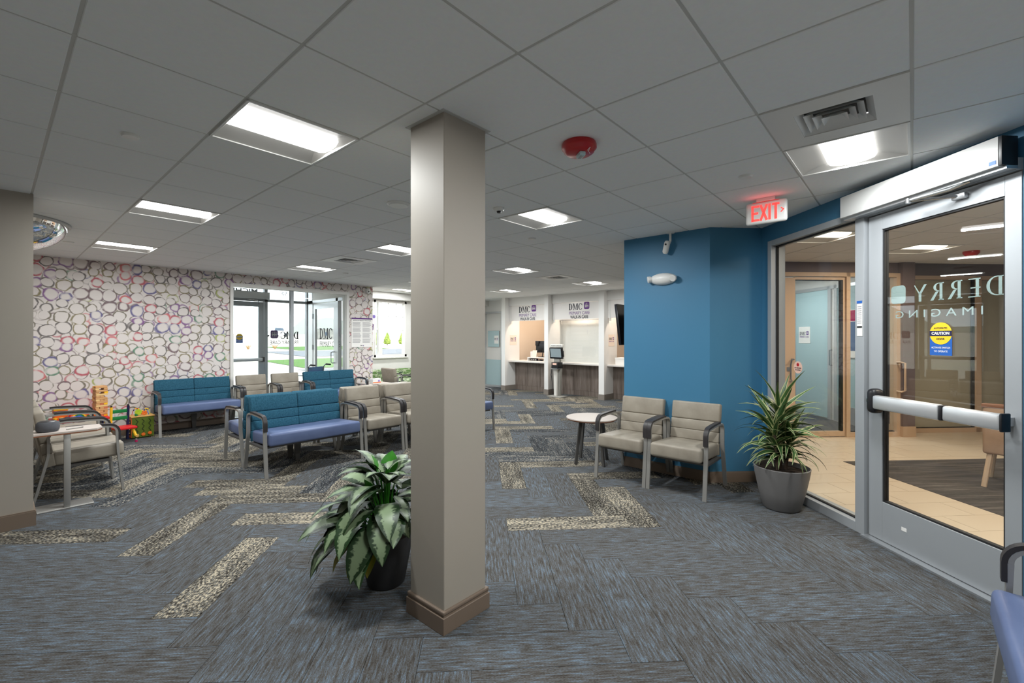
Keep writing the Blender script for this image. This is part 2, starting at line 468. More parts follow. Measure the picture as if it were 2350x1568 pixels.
def rings(sc, off, rnd, rmin, rmax):
    ofs = n.n('VectorMath', operation='ADD'); n.l(wa.outputs[0], ofs.inputs[0]); ofs.inputs[1].default_value = off
    vo = n.n('TexVoronoi', voronoi_dimensions='2D', feature='F1'); vo.inputs['Scale'].default_value = sc; vo.inputs['Randomness'].default_value = rnd
    n.l(ofs.outputs[0], vo.inputs['Vector'])
    rc = n.n('SeparateColor'); n.l(vo.outputs['Color'], rc.inputs[0])
    vr = n.n('TexVoronoi', voronoi_dimensions='2D', feature='N_SPHERE_RADIUS'); vr.inputs['Scale'].default_value = sc; vr.inputs['Randomness'].default_value = rnd
    n.l(ofs.outputs[0], vr.inputs['Vector'])
    rad = n.math('MINIMUM', n.math('MAXIMUM', n.math('MULTIPLY', vr.outputs['Radius'], 1.12), rmin), rmax)
    dd = n.math('SUBTRACT', vo.outputs['Distance'], rad)
    vivid = n.math('GREATER_THAN', rc.outputs[0], 0.62)
    wid = n.math('ADD', n.math('ADD', 0.012, n.math('MULTIPLY', n.math('POWER', fade.outputs['Fac'], 2.0), 0.20)), n.math('MULTIPLY', vivid, 0.025))
    m = n.math('POWER', n.math('SUBTRACT', 1.0, n.math('DIVIDE', n.math('ABSOLUTE', dd), wid), True), 0.45)
    m = n.math('MULTIPLY', m, n.ramp(fade.outputs['Fac'], [(0.33, (0.12, 0.12, 0.12, 1)), (0.47, (1, 1, 1, 1))]))
    wash = n.math('MULTIPLY', n.math('MULTIPLY', n.math('SUBTRACT', 1.0, n.math('DIVIDE', n.math('ABSOLUTE', n.math('ADD', dd, 0.06)), 0.09), True), vivid), 0.30)
    col = n.ramp(rc.outputs[0], [(0.0, lin(84, 76, 44)), (0.20, lin(54, 46, 46)), (0.38, lin(112, 100, 40)), (0.52, lin(84, 46, 60)), (0.64, lin(52, 46, 124)), (0.71, lin(110, 42, 128)), (0.79, lin(176, 30, 64)), (0.88, lin(200, 78, 84)), (0.93, lin(30, 116, 78)), (0.97, lin(150, 160, 50))], 'CONSTANT')
    return dd, n.math('MAXIMUM', m, wash), col
d1_, m1_, c1_ = rings(6.15, (0, 0, 0), 0.55, 0.39, 0.53)
d2_, m2_, c2_ = rings(6.6, (0.37, 0.61, 3.0), 0.6, 0.36, 0.50)
m2_ = n.math('MULTIPLY', n.math('MULTIPLY', m2_, n.math('GREATER_THAN', d1_, 0.035)), 0.8)
cur = n.mix(n.math('MULTIPLY', m2_, 0.9), cur, c2_)
cur = n.mix(n.math('MULTIPLY', m1_, 0.9), cur, c1_)
n.l(cur, n.b.inputs['Base Color'])

# ------------------------------------------------------------ lettering
def text_data(s, size, bold=0.0):
    cu = bpy.data.curves.new('lettering', 'FONT'); cu.body = s; cu.size = size; cu.align_x = 'CENTER'; cu.align_y = 'CENTER'
    cu.extrude = 0.0006; cu.offset = bold; cu.resolution_u = 3
    o = bpy.data.objects.new('lettering', cu); COL.objects.link(o)
    dg = bpy.context.evaluated_depsgraph_get(); me = o.evaluated_get(dg).to_mesh()
    vs = [v.co.copy() for v in me.vertices]; fs = [list(p.vertices) for p in me.polygons]
    o.evaluated_get(dg).to_mesh_clear()
    bpy.data.objects.remove(o); bpy.data.curves.remove(cu)
    return vs, fs

def face_mat(origin, u, nrm):
    """local x = u (reading direction), y = up, z = nrm (towards the reader)"""
    u = Vector(u).normalized(); nn = Vector(nrm).normalized(); v = nn.cross(u)
    o = Vector(origin)
    return Matrix(((u.x, v.x, nn.x, o.x), (u.y, v.y, nn.y, o.y), (u.z, v.z, nn.z, o.z), (0, 0, 0, 1)))

def put_text(mb, s, size, M, bold=0.0, width=None):
    vs, fs = text_data(s, size, bold)
    if width and vs:
        w = max(v.x for v in vs) - min(v.x for v in vs)
        if w > 1e-6:
            k = width / w; vs = [Vector((v.x * k, v.y, v.z)) for v in vs]
    mb.add(vs, fs, M)

def serif(mb, ch, x, h, M, k=1.0):
    """book-style capitals drawn as strokes; returns the advance"""
    z0, z1 = 0.0, 0.0012
    th, tn = 0.16 * h * k, 0.055 * h * k
    R = lambda a, b, c, d: mb.box(x + a, x + b, c, d, z0, z1, M=M)
    Q = lambda pts: mb.prism([(x + p, q) for p, q in pts], z0, z1, M)
    def bowl(cx, cy, rx, ry, a0, a1, t0, t1, n=14):
        for i in range(n):
            b0, b1 = a0 + (a1 - a0) * i / n, a0 + (a1 - a0) * (i + 1) / n
            def pt(a, ins):
                w = t0 + (t1 - t0) * abs(math.cos(a))
                return (cx + (rx - ins * w) * math.cos(a), cy + (ry - ins * (tn if True else w)) * math.sin(a))
            Q([pt(b0, 0), pt(b1, 0), pt(b1, 1), pt(b0, 1)])
    sf = 0.05 * h
    if ch == 'D':
        R(0.08 * h, 0.08 * h + th, 0, h); R(0, 0.3 * h, 0, tn); R(0, 0.3 * h, h - tn, h)
        bowl(0.28 * h, h / 2, 0.52 * h, h / 2, -PI / 2, PI / 2, tn, th); return 0.92 * h
    if ch == 'C':
        bowl(0.46 * h, h / 2, 0.46 * h, h / 2, 0.22 * PI, 1.78 * PI, tn, th, 22); R(0.76 * h, 0.76 * h + tn, 0.66 * h, 0.9 * h); return 0.96 * h
    if ch == 'M':
        R(0.1 * h, 0.1 * h + tn, 0, h); R(0.86 * h, 0.86 * h + th, 0, h)
        Q([(0.06 * h, h), (0.06 * h + th, h), (0.55 * h, 0.08 * h), (0.48 * h, 0)]); Q([(0.86 * h, h), (0.86 * h + tn * 1.4, h), (0.52 * h, 0), (0.47 * h, 0.04 * h)])
        R(0, 0.26 * h, 0, tn); R(0.78 * h, 1.1 * h, 0, tn); R(0, 0.2 * h, h - tn, h); R(0.86 * h, 1.1 * h, h - tn, h); return 1.22 * h
    if ch == 'E':
        R(0.08 * h, 0.08 * h + th, 0, h)
        for a, b in ((0, 0.62), (h - tn, 0.6), (h / 2 - tn / 2, 0.5)): R(0, b * h, a, a + tn)
        return 0.76 * h
    if ch == 'R':
        R(0.08 * h, 0.08 * h + th, 0, h); R(0, 0.3 * h, 0, tn)
        bowl(0.26 * h, 0.75 * h, 0.34 * h, 0.25 * h, -PI / 2, PI / 2, tn, th, 10); R(0, 0.3 * h, h - tn, h)
        Q([(0.3 * h, 0.5 * h), (0.3 * h + th, 0.5 * h), (0.78 * h, 0), (0.6 * h, 0)]); return 0.84 * h
    if ch == 'Y':
        R(0.33 * h, 0.33 * h + th, 0, 0.5 * h); Q([(0, h), (th, h), (0.33 * h + th, 0.46 * h), (0.33 * h, 0.46 * h)])
        Q([(0.74 * h, h), (0.74 * h + tn, h), (0.33 * h + th, 0.46 * h), (0.4 * h, 0.46 * h)]); return 0.84 * h
    return 0.5 * h

def round_poly(w, h, r, n=5):
    pts = []
    for cx, cy, a in ((w / 2 - r, h / 2 - r, 0), (-w / 2 + r, h / 2 - r, PI / 2), (-w / 2 + r, -h / 2 + r, PI), (w / 2 - r, -h / 2 + r, 1.5 * PI)):
        for i in range(n + 1):
            t = a + PI / 2 * i / n; pts.append((cx + r * math.cos(t), cy + r * math.sin(t)))
    return pts

def dmc_logo(parent, M, w, lines, dark='ink', mid='logo_purple', mark='logo_purple', second='ink'):
    """DMC in book capitals, the mark beside it, small lines below; w = overall width, M centred on the block"""
    h = w * 0.27
    T = M @ Matrix.Translation((-w / 2, 0, 0))
    mb = MB(); x = 0.0; KX = 0.80
    TX = T @ Matrix.Diagonal((KX, 1, 1, 1))
    for ch in 'DMC': x += serif(mb, ch, x, h, TX, 1.35)
    x *= KX
    mb.build('lettering', dark, parent, smooth=0)
    s = 0.25 * w; x = w - s - 0.03 * w
    C = T @ Matrix.Translation((x + s / 2 + 0.01 * w, h * 0.62, 0))
    mb = MB(); mb.prism(round_poly(s, s * 1.15, s * 0.22), 0, 0.0012, C); mb.build('logo_mark', mark, parent, smooth=0)
    mb = MB()
    for i, dx in enumerate((-0.24, 0, 0.24)):
        hh = (0.30, 0.40, 0.30)[i]
        mb.box(s * (dx - 0.05), s * (dx + 0.05), -s * 0.30, s * (hh - 0.22), 0.0013, 0.0022, M=C)
        mb.box(s * (dx - 0.06), s * (dx + 0.06), s * (hh - 0.15), s * (hh - 0.03), 0.0013, 0.0022, M=C)
    mb.box(-s * 0.34, s * 0.34, -s * 0.06, s * 0.03, 0.0013, 0.0022, M=C)
    mb.build('logo_figures', 'white_paper', parent, smooth=0)
    y = -w * 0.13
    for i, t in enumerate(lines):
        mb = MB(); put_text(mb, t, w * (0.19 if i == 0 else 0.18), M @ Matrix.Translation((0, y, 0)), 0.0 if i == 0 else w * 0.004, width=w * (0.98 if i == 0 else 0.86))
        mb.build('lettering', mid if i == 0 else second, parent, smooth=0); y -= w * 0.16

# ------------------------------------------------------------ room outline and clipping
PITCH, GX, GY = 0.6096, 1.4282, 1.2227
WALL_Y = 9.3                      # ring wallpaper wall
DOOR_A = (5.405, 1.205)           # corner where the glazed door wall starts
DOOR_RZ = -0.75 * PI              # local x runs along that wall, local y points into the lobby
PIECES = [
    [(1, 0, 5.0), (0, 1, WALL_Y), (1, -1, 4.2), (0, -1, 1.0), (-1, 0, 2.6)],
    [(-1, 0, -5.0), (1, 1, 6.61), (1, -1, 4.2)],
    [(-1, 0, -5.0), (1, 0, 5.75), (0, -1, -2.6), (0, 1, WALL_Y)],
    [(-1, 0, -5.75), (1, 0, 10.95), (0, -1, -2.6), (0, 1, 10.3)],
]
def clip(poly, planes):
    for a, b, c in planes:
        out = []
        for i in range(len(poly)):
            p, q = poly[i], poly[(i + 1) % len(poly)]
            dp, dq = a * p[0] + b * p[1] - c, a * q[0] + b * q[1] - c
            if dp <= 1e-9: out.append(p)
            if (dp < -1e-9 and dq > 1e-9) or (dp > 1e-9 and dq < -1e-9):
                t = dp / (dp - dq); out.append((p[0] + (q[0] - p[0]) * t, p[1] + (q[1] - p[1]) * t))
        poly = out
        if len(poly) < 3: return []
    a = sum(poly[i][0] * poly[(i + 1) % len(poly)][1] - poly[(i + 1) % len(poly)][0] * poly[i][1] for i in range(len(poly)))
    return poly if abs(a) > 2e-4 else []
def in_room(poly):
    return [p for p in (clip(poly, pc) for pc in PIECES) if p]
def area(poly):
    return abs(sum(poly[i][0] * poly[(i + 1) % len(poly)][1] - poly[(i + 1) % len(poly)][0] * poly[i][1] for i in range(len(poly)))) / 2
_fw = (math.cos(YAW), math.sin(YAW)); _rt = (math.sin(YAW), -math.cos(YAW))
def to_px(x, y, z):
    d = x * _fw[0] + y * _fw[1]
    if d < 0.05: return None
    return 1175 + F_PX * (x * _rt[0] + y * _rt[1]) / d, CY_PX - F_PX * (z - EYE) / d, d
def seen(poly, z, mx=260):
    for x, y in poly:
        p = to_px(x, y, z)
        if p and -mx < p[0] < 2350 + mx and -mx < p[1] < 1568 + mx: return True
    return False

# ------------------------------------------------------------ floor: herringbone carpet planks
floor = one('floor', 'slab', -2.8, 12.6, -1.3, 10.4, -0.12, -0.008, label='blue-grey herringbone carpet floor of the waiting room', kind='structure')
PW, PL, PX0, PY0 = 0.25, 1.0, 0.20, 3.60
S2 = math.sqrt(0.5)
def e2w(a, b): return ((a + b) * S2, (b - a) * S2)
accent = {('H', 0, 0), ('D', 0, 0), ('D', 1, 0), ('H', 0, -2), ('H', 1, -1), ('D', -1, -2), ('D', -4, -2), ('H', 3, -1), ('D', 3, -1), ('H', 4, -2), ('D', 4, 0), ('H', 5, -1)}
rng = random.Random(3)
planks = []
for m in range(-8, 9):
    for k in range(-34, 44):
        for o in 'HD':
            if o == 'H': a, b, w, h = PX0 - PW * k + 2 * m, PY0 + PW * k, PL, PW
            else: a, b, w, h = PX0 + 1.0 - PW * k + 2 * m, PY0 + PW * k, PW, PL
            r = rng.random()
            if b < -1.5 or b > 14 or a < -9 or a > 7: continue
            g = 0.0012
            poly = [e2w(a + g, b + g), e2w(a + w - g, b + g), e2w(a + w - g, b + h - g), e2w(a + g, b + h - g)]
            ps = in_room(poly)
            if not ps or not seen(poly, 0): continue
            cxy = e2w(a + w / 2, b + h / 2); far = b + h / 2
            mt = 'carpet_base'
            if (o, k, m) in accent: mt = 'carpet_accent'
            elif far > 4.75 and r < 0.36: mt = 'carpet_accent'
            elif far > 4.75 and r < 0.62: mt = 'carpet_dark'
            elif a < -1.2 and far > 4.2 and r < 0.3: mt = 'carpet_accent'
            full = len(ps) == 1 and area(ps[0]) > 0.98 * area(poly)
            planks.append((math.hypot(*cxy), o, cxy, mt, full, ps, (a, b)))
planks.sort(key=lambda t: t[0])
_pm = {}
def plank_mesh(mt):
    if mt not in _pm:
        mb = MB(); L, W = PL / 2 - 0.0012, PW / 2 - 0.0012
        vs = [(-L, -W, -0.006), (L, -W, -0.006), (L, W, -0.006), (-L, W, -0.006), (-L, -W, 0), (L, -W, 0), (L, W, 0), (-L, W, 0)]
        mb.add(vs, [[4, 5, 6, 7], [0, 1, 5, 4], [1, 2, 6, 5], [2, 3, 7, 6], [3, 0, 4, 7]], uvs=[(v[0], v[1]) for v in vs])
        o = mb.build('carpet_plank', mt, floor, smooth=0); _pm[mt] = o.data; bpy.data.objects.remove(o)
    return _pm[mt]
def flat_piece(mb, polys, o, ab, z0, z1, jit):
    ca, cb = ab
    for p in polys:
        a_ = sum(p[i][0] * p[(i + 1) % len(p)][1] - p[(i + 1) % len(p)][0] * p[i][1] for i in range(len(p)))
        if a_ < 0: p = p[::-1]
        n_ = len(p); uv = []
        for x, y in p:
            ea, eb = (x - y) * S2 - ca, (x + y) * S2 - cb
            uv.append((ea + jit, eb + jit * 0.7) if o == 'H' else (eb + jit, ea + jit * 0.7))
        vs = [(x, y, z0) for x, y in p] + [(x, y, z1) for x, y in p]
        fs = [[n_ + i for i in range(n_)]] + [[i, (i + 1) % n_, n_ + (i + 1) % n_, n_ + i] for i in range(n_)]
        mb.add(vs, fs, uvs=uv + uv)
rest = MB(); rest_m = ['carpet_base', 'carpet_accent', 'carpet_dark']
for i, (d, o, cxy, mt, full, ps, ab) in enumerate(planks):
    if i < 300:
        if full:
            ob = bpy.data.objects.new('carpet_plank', plank_mesh(mt)); COL.objects.link(ob)
            ob.location = (cxy[0], cxy[1], 0); ob.rotation_euler = (0, 0, -PI / 4 if o == 'H' else PI / 4); ob.parent = floor
        else:
            mb = MB(); flat_piece(mb, ps, o, ab, -0.006, 0, 0.0); mb.build('carpet_plank', mt, floor, smooth=0)
    else:
        rest.cur = rest_m.index(mt); flat_piece(rest, ps, o, ab, -0.006, 0, (i * 0.377) % 40)
if rest.f: rest.build('carpet_planks', rest_m, floor, smooth=0, kind='stuff')

# ------------------------------------------------------------ ceiling: lay-in tiles on a metal grid
ceiling = one('ceiling', 'slab', -2.8, 12.6, -1.3, 10.6, CEIL + 0.14, CEIL + 0.24, label='white lay-in tile ceiling of the waiting room', kind='structure')
LIGHTS = [(-1, 2), (-1, 6), (-1, 10), (3, -2), (3, 2), (3, 6), (3, 10), (7, 6), (7, 10), (8, 13), (11, 6), (11, 10), (-1, -2)]
VENTS = [(2, -2), (3, 8), (9, 6)]
skip = set(LIGHTS) | set(VENTS)
tile_rest = MB(); _tm = None; tiles = []
for i in range(-7, 16):
    for j in range(-5, 16):
        if (i, j) in skip: continue
        x, y = GX + PITCH * i, GY + PITCH * j; g = 0.0065
        poly = [(x + g, y + g), (x + PITCH - g, y + g), (x + PITCH - g, y + PITCH - g), (x + g, y + PITCH - g)]
        ps = in_room(poly)
        if not ps: continue
        tiles.append((math.hypot(x, y) + (0 if seen(poly, CEIL) else 100), x, y, ps, len(ps) == 1 and area(ps[0]) > 0.99 * area(poly)))
tiles.sort(key=lambda t: t[0])
for q, (d, x, y, ps, full) in enumerate(tiles):
    if q < 300:
        if full:
            if _tm is None:
                h = PITCH / 2 - 0.0065
                _o = MB().box(-h, h, -h, h, -0.012, 0.008, 0.003, 1).build('ceiling_tile', 'ceiling_tile', smooth=0); _tm = _o.data; bpy.data.objects.remove(_o)
            ob = bpy.data.objects.new('ceiling_tile', _tm); COL.objects.link(ob); ob.location = (x + PITCH / 2, y + PITCH / 2, CEIL + 0.012); ob.parent = ceiling
        else:
            mb = MB()
            for p in ps: mb.prism(p, CEIL, CEIL + 0.02)
            mb.build('ceiling_tile', 'ceiling_tile', ceiling, smooth=0)
    else:
        for p in ps: tile_rest.prism(p, CEIL, CEIL + 0.02)
if tile_rest.f: tile_rest.build('ceiling_tiles', 'ceiling_tile', ceiling, smooth=0, kind='stuff')
def runner(p, q):
    w = 0.012
    dx, dy = (0, w) if abs(p[0] - q[0]) > abs(p[1] - q[1]) else (w, 0)
    poly = [(p[0] - dx, p[1] - dy), (q[0] + (dx if dx else 0), q[1] - dy), (q[0] + dx, q[1] + dy), (p[0] - dx, p[1] + dy)]
    if dx: poly = [(p[0] - w, p[1]), (p[0] + w, p[1]), (p[0] + w, q[1]), (p[0] - w, q[1])]
    mb = MB()
    for s in in_room(poly): mb.prism(s, RZ + (0.0006 if dx else 0.0), CEIL + 0.03)
    if mb.f: mb.build('ceiling_runner', 'grid_metal', ceiling, smooth=0)
RZ = CEIL + 0.0035
for i in range(-6, 16): runner((GX + PITCH * i, -1), (GX + PITCH * i, 10.3))
for j in range(-3, 15): runner((-2.6, GY + PITCH * j), (10.9, GY + PITCH * j))

# ------------------------------------------------------------ walls
ZT = CEIL + 0.2
def wall(name, p, q, t0, t1, m, label, holes=(), z0=0.0, z1=ZT):
    L = math.hypot(q[0] - p[0], q[1] - p[1]); rz = math.atan2(q[1] - p[1], q[0] - p[0])
    return wall_boxes(MB(), L, t0, t1, z0, z1, list(holes)).build(name, m, loc=(p[0], p[1], 0), rz=rz, smooth=0, label=label, kind='structure')
def base(name, p, q, t0, t1, m='base_taupe', h=0.10):
    L = math.hypot(q[0] - p[0], q[1] - p[1]); rz = math.atan2(q[1] - p[1], q[0] - p[0])
    s = 1 if t1 > t0 else -1
    a, b = min(t0, t1), max(t0, t1)
    mb = MB().box(0, L, a, b, 0, h)
    c, d = (a, b - 0.005) if s > 0 else (a + 0.005, b)
    mb.box(0, L, c, d, h, h + 0.012)
    return mb.build(name, m, loc=(p[0], p[1], 0), rz=rz, smooth=0, label='taupe skirting board', kind='structure')

# ring wallpaper wall with the entry window opening
wall('wall_back', (0, WALL_Y), (5.75, WALL_Y), 0, 0.14, 'ring_wallpaper', 'wall papered with colourful watercolour rings', [(2.84, 5.16, 0.0, 2.53)])
base('baseboard_back', (0, WALL_Y), (2.84, WALL_Y), 0, -0.012, 'base_taupe')
base('baseboard_back_end', (5.16, WALL_Y), (5.75, WALL_Y), 0, -0.012, 'base_taupe')
wall('wall_left', (0, 5.7), (0, 9.44), 0.0, 0.12, 'paint_greige', 'pale wall behind the row of three beige chairs')
wall('wall_left_return', (-2.7, 5.52), (0.0, 5.52), 0, 0.12, 'paint_greige', 'pale wall beside the edge pillar')
wall('wall_left_far', (-2.6, -1.1), (-2.6, 5.52), 0, 0.12, 'paint_greige', 'pale side wall out of view')
wall('wall_rear', (-2.7, -1.0), (3.3, -1.0), -0.12, 0, 'paint_greige', 'pale wall behind the corner bench')
mb = MB(); mb.box(-0.32, 0.22, 5.38, 5.70, 0, ZT); mb.build('pillar_left', 'paint_greige', smooth=0, label='pale square pillar cut by the picture edge', kind='structure')
mb = MB(); mb.box(-0.335, 0.235, 5.365, 5.70, 0, 0.115); mb.box(-0.33, 0.23, 5.37, 5.70, 0.115, 0.125); mb.build('baseboard_pillar_left', 'base_taupe', smooth=0, label='taupe skirting around the edge pillar', kind='structure')
# wall return and window wall of the far alcove
wall('wall_alcove_return', (5.75, WALL_Y + 0.14), (5.75, 10.44), 0, 0.12, 'ring_wallpaper', 'short papered wall return beside the alcove')
wall('wall_alcove', (5.63, 10.3), (10.5, 10.3), 0, 0.14, 'paint_white', 'pale window wall of the far alcove', [(0.78, 1.76, 1.03, 2.50), (2.0, 3.7, 1.03, 2.50)])
wall('wall_corridor_end', (10.35, 9.0), (10.35, 10.44), -0.12, 0, 'paint_hall_lightened', 'pale wall with the frosted door beside reception', [(0.47, 1.27, 0, 2.35)])
mb = MB(); mb.box(6.0, 10.35, 10.06, 10.3, 2.52, CEIL + 0.02); mb.build('trim_1', 'paint_white', smooth=0, label='white bulkhead above the alcove window', kind='structure')
# walls behind the blue wall, towards reception
wall('wall_hall', (5.12, 2.6), (8.4, 2.6), -0.12, 0, 'paint_greige', 'pale hall wall behind the blue wall')
wall('wall_hall_step', (8.4, 2.6), (8.4, 4.35), -0.12, 0, 'paint_greige', 'pale hall wall step')
wall('wall_hall_end', (8.4, 4.35), (12.6, 4.35), -0.12, 0, 'paint_greige', 'pale hall wall that carries the screen')
# blue wall with its cut corner
mb = MB(); mb.prism([(5.0, 2.6), (5.0, 1.61), (5.405, 1.205), (5.49, 1.29), (5.12, 1.66), (5.12, 2.6)], 0, ZT)
mb.build('wall_right', 'paint_blue', smooth=0, label='blue wall with a cut corner behind the two beige chairs', kind='structure')
mb = MB(); mb.prism([(5.0, 2.6), (5.0, 1.61), (5.405, 1.205), (5.397, 1.197), (4.988, 1.605), (4.988, 2.6)], 0, 0.10)
mb.prism([(5.0, 2.6), (5.0, 1.61), (5.405, 1.205), (5.40, 1.20), (4.993, 1.607), (4.993, 2.6)], 0.10, 0.112)
mb.build('baseboard_right', 'base_taupe', smooth=0, label='taupe skirting along the blue wall', kind='structure')
# glazed door wall
wall_boxes(MB(), 3.3, 0, 0.12, 0, ZT, [(0.142, 2.352, 0, 2.52)]).build('wall_door', 'paint_blue', loc=(*DOOR_A, 0), rz=DOOR_RZ, smooth=0, label='blue wall around the glazed lobby door', kind='structure')

# ------------------------------------------------------------ free-standing pillar
mb = MB(); mb.box(1.535, 1.840, 1.815, 2.100, 0, CEIL + 0.02, 0.003, 1)
mb.build('pillar', 'paint_greige', smooth=0, label='pale square pillar standing in the middle of the room', kind='structure')
mb = MB(); mb.box(1.518, 1.857, 1.798, 2.117, 0, 0.088, 0.002, 1); mb.box(1.525, 1.850, 1.805, 2.110, 0.088, 0.098); mb.box(1.521, 1.854, 1.801, 2.114, 0.098, 0.118, 0.006, 2)
mb.build('baseboard_pillar', 'base_taupe', smooth=0, label='taupe skirting around the middle pillar', kind='structure')
mb = MB()
for x0, x1, y0, y1 in ((1.515, 1.86, 1.795, 1.815), (1.515, 1.86, 2.10, 2.12), (1.515, 1.535, 1.815, 2.10), (1.84, 1.86, 1.815, 2.10)): mb.box(x0, x1, y0, y1, CEIL - 0.003, CEIL + 0.004)
mb.build('trim_2', 'grid_metal', smooth=0, label='metal angle trim around the pillar head', kind='structure')

# ------------------------------------------------------------ recessed lights
def add_area(name, parent, loc, sx, sy, watts, col, spread=3.1, rot=(0, 0, 0)):
    l = bpy.data.lights.new(name, 'AREA'); l.shape = 'RECTANGLE'; l.size, l.size_y = sx, sy; l.energy = watts; l.color = col
    l.spread = spread
    o = bpy.data.objects.new(name, l); COL.objects.link(o); o.location = loc; o.rotation_euler = rot; o.parent = parent
    return o
def troffer_parts(root, lens='lens', watts=TROFFER_W, col=(0.965, 1.0, 1.0)):
    H = PITCH / 2 - 0.006
    mb = MB()
    for a, b, c, d in ((-H, H, -H, -H + 0.012), (-H, H, H - 0.012, H), (-H, -H + 0.012, -H, H), (H - 0.012, H, -H, H)): mb.box(a, b, c, d, -0.006, 0.012)
    mb.build('frame', 'white_metal', root, smooth=0)
    prof = [(H - 0.012, 0.0), (0.24, 0.016), (0.19, 0.030), (0.135, 0.040)]
    for s in (-1, 1):
        mb = MB(); vs, fs = [], []
        for y, z in prof: vs += [(-H + 0.012, s * y, z), (H - 0.012, s * y, z)]
        for q in range(len(prof) - 1): fs.append([2 * q, 2 * q + 1, 2 * q + 3, 2 * q + 2])
        mb.add(vs, fs); mb.build('reflector', 'reflector', root)
        # end plates close the coffer with a curved edge
        mb = MB(); pts = [(-(H - 0.012), 0.0)] + [(-y, z) for y, z in prof[1:]] + [(y, z) for y, z in prof[:0:-1]] + [(H - 0.012, 0.0)]
        x = s * (H - 0.012); xs_ = s * (H - 0.05)
        vs = [(x if z < 0.01 else x + (xs_ - x) * z / 0.040, y, z) for y, z in pts]
        mb.add(vs, [list(range(len(vs)))]); mb.build('end_plate', 'reflector', root, smooth=0)
    mb = MB(); vs, fs = [], []
    lp = [(-0.135, 0.040), (-0.12, 0.022), (-0.07, 0.012), (0, 0.008), (0.07, 0.012), (0.12, 0.022), (0.135, 0.040)]
    for y, z in lp: vs += [(-H + 0.014, y, z), (H - 0.014, y, z)]
    for q in range(len(lp) - 1): fs.append([2 * q, 2 * q + 1, 2 * q + 3, 2 * q + 2])
    mb.add(vs, fs); mb.build('lens', lens, root)
    add_area('lamp', root, (0, 0, 0.006), 0.54, 0.16, watts, col)
LIGHT_LABELS = {
    (-1, 2): 'big square recessed ceiling light just beside the middle pillar head',
    (-1, 6): 'square recessed ceiling light, second of the row leading to the ring wallpaper',
    (-1, 10): 'square recessed ceiling light closest to the top of the ring wallpaper',
    (3, -2): 'square recessed ceiling light beside the air diffuser above the glass door',
    (3, 2): 'square recessed ceiling light between the red fire alarm and the reception',
    (3, 6): 'square recessed ceiling light half hidden behind the middle pillar',
    (3, 10): 'small square ceiling light in front of the entry window',
    (7, 6): 'small square ceiling light in the middle of the reception hall ceiling',
    (7, 10): 'small square ceiling light wholly behind the middle pillar',
    (8, 13): 'small square ceiling light inside the far alcove by its window',
    (11, 6): 'small square ceiling light in front of the second reception window',
    (11, 10): 'small square ceiling light in front of the first reception window',
    (-1, -2): 'square recessed ceiling light out of view above the corner bench'}
proto = None
for (i, j) in LIGHTS:
    loc = (GX + PITCH * (i + 0.5), GY + PITCH * (j + 0.5), CEIL)
    if proto is None:
        proto = empty('ceiling_light', loc); troffer_parts(proto); r_ = proto
    else:
        r_ = copy_tree(proto); r_.location = loc
    tag(r_, LIGHT_LABELS[(i, j)], 'ceiling light', 'recessed lights of the waiting room')

# ------------------------------------------------------------ air diffusers
def diffuser(loc, label, rz=0.0):
    r = empty('ceiling_vent', loc, rz, label, 'air vent', 'ceiling air diffusers')
    H = PITCH / 2 - 0.006; g = 0.165
    mb = MB()
    for a, b, c, d in ((-H, H, -H, -g), (-H, H, g, H), (-H, -g, -g, g), (g, H, -g, g)): mb.box(a, b, c, d, -0.004, 0.004)
    mb.build('face_plate', 'vent_metal', r, smooth=0)
    one('duct_backing', 'dark', -g, g, -g, g, 0.05, 0.054, r, smooth=0)
    for q, (a, z) in enumerate(((0.165, 0.0), (0.128, -0.003), (0.092, -0.006), (0.056, -0.009))):
        mb = MB(); b = a - 0.034; zz = z + 0.030
        vs = [(-a, -a, z), (a, -a, z), (a, a, z), (-a, a, z), (-b, -b, zz), (b, -b, zz), (b, b, zz), (-b, b, zz)]
        mb.add(vs, [[0, 1, 5, 4], [1, 2, 6, 5], [2, 3, 7, 6], [3, 0, 4, 7]]); mb.build('louver', 'vent_metal', r, smooth=0)
    return r
diffuser((GX + PITCH * 2.5, GY - PITCH * 1.5, CEIL), 'large white stepped air diffuser in the ceiling above the glass door')
diffuser((GX + PITCH * 3.5, GY + PITCH * 8.5, CEIL), 'shiny square air diffuser in front of the entry window ceiling')
diffuser((GX + PITCH * 9.5, GY + PITCH * 6.5, CEIL), 'small square air diffuser between two reception ceiling lights')

# ------------------------------------------------------------ entry window in the wallpaper wall
w1 = empty('window_1', (0, WALL_Y, 0), label='tall white-framed interior window onto the entry vestibule', kind='structure')
for nm, b in (('window_frame', (2.84, 2.89, -0.03, 0.16, 0, 2.53)), ('window_frame', (5.10, 5.16, -0.03, 0.16, 0, 2.53)), ('window_frame', (2.89, 5.10, -0.03, 0.16, 2.47, 2.53))):
    one(nm, 'paint_white', *b, w1, smooth=0)
one('mullion', 'alu_paint', 3.93, 3.99, 0.03, 0.11, 0.06, 2.47, w1, smooth=0)
one('mullion', 'alu_paint', 2.89, 5.10, 0.03, 0.11, 0.0, 0.06, w1, smooth=0)
one('pane', 'glass_entry', 2.89, 3.93, 0.066, 0.072, 0.06, 2.47, w1, smooth=0)
one('pane', 'glass_entry', 3.99, 5.10, 0.066, 0.072, 0.06, 2.47, w1, smooth=0)

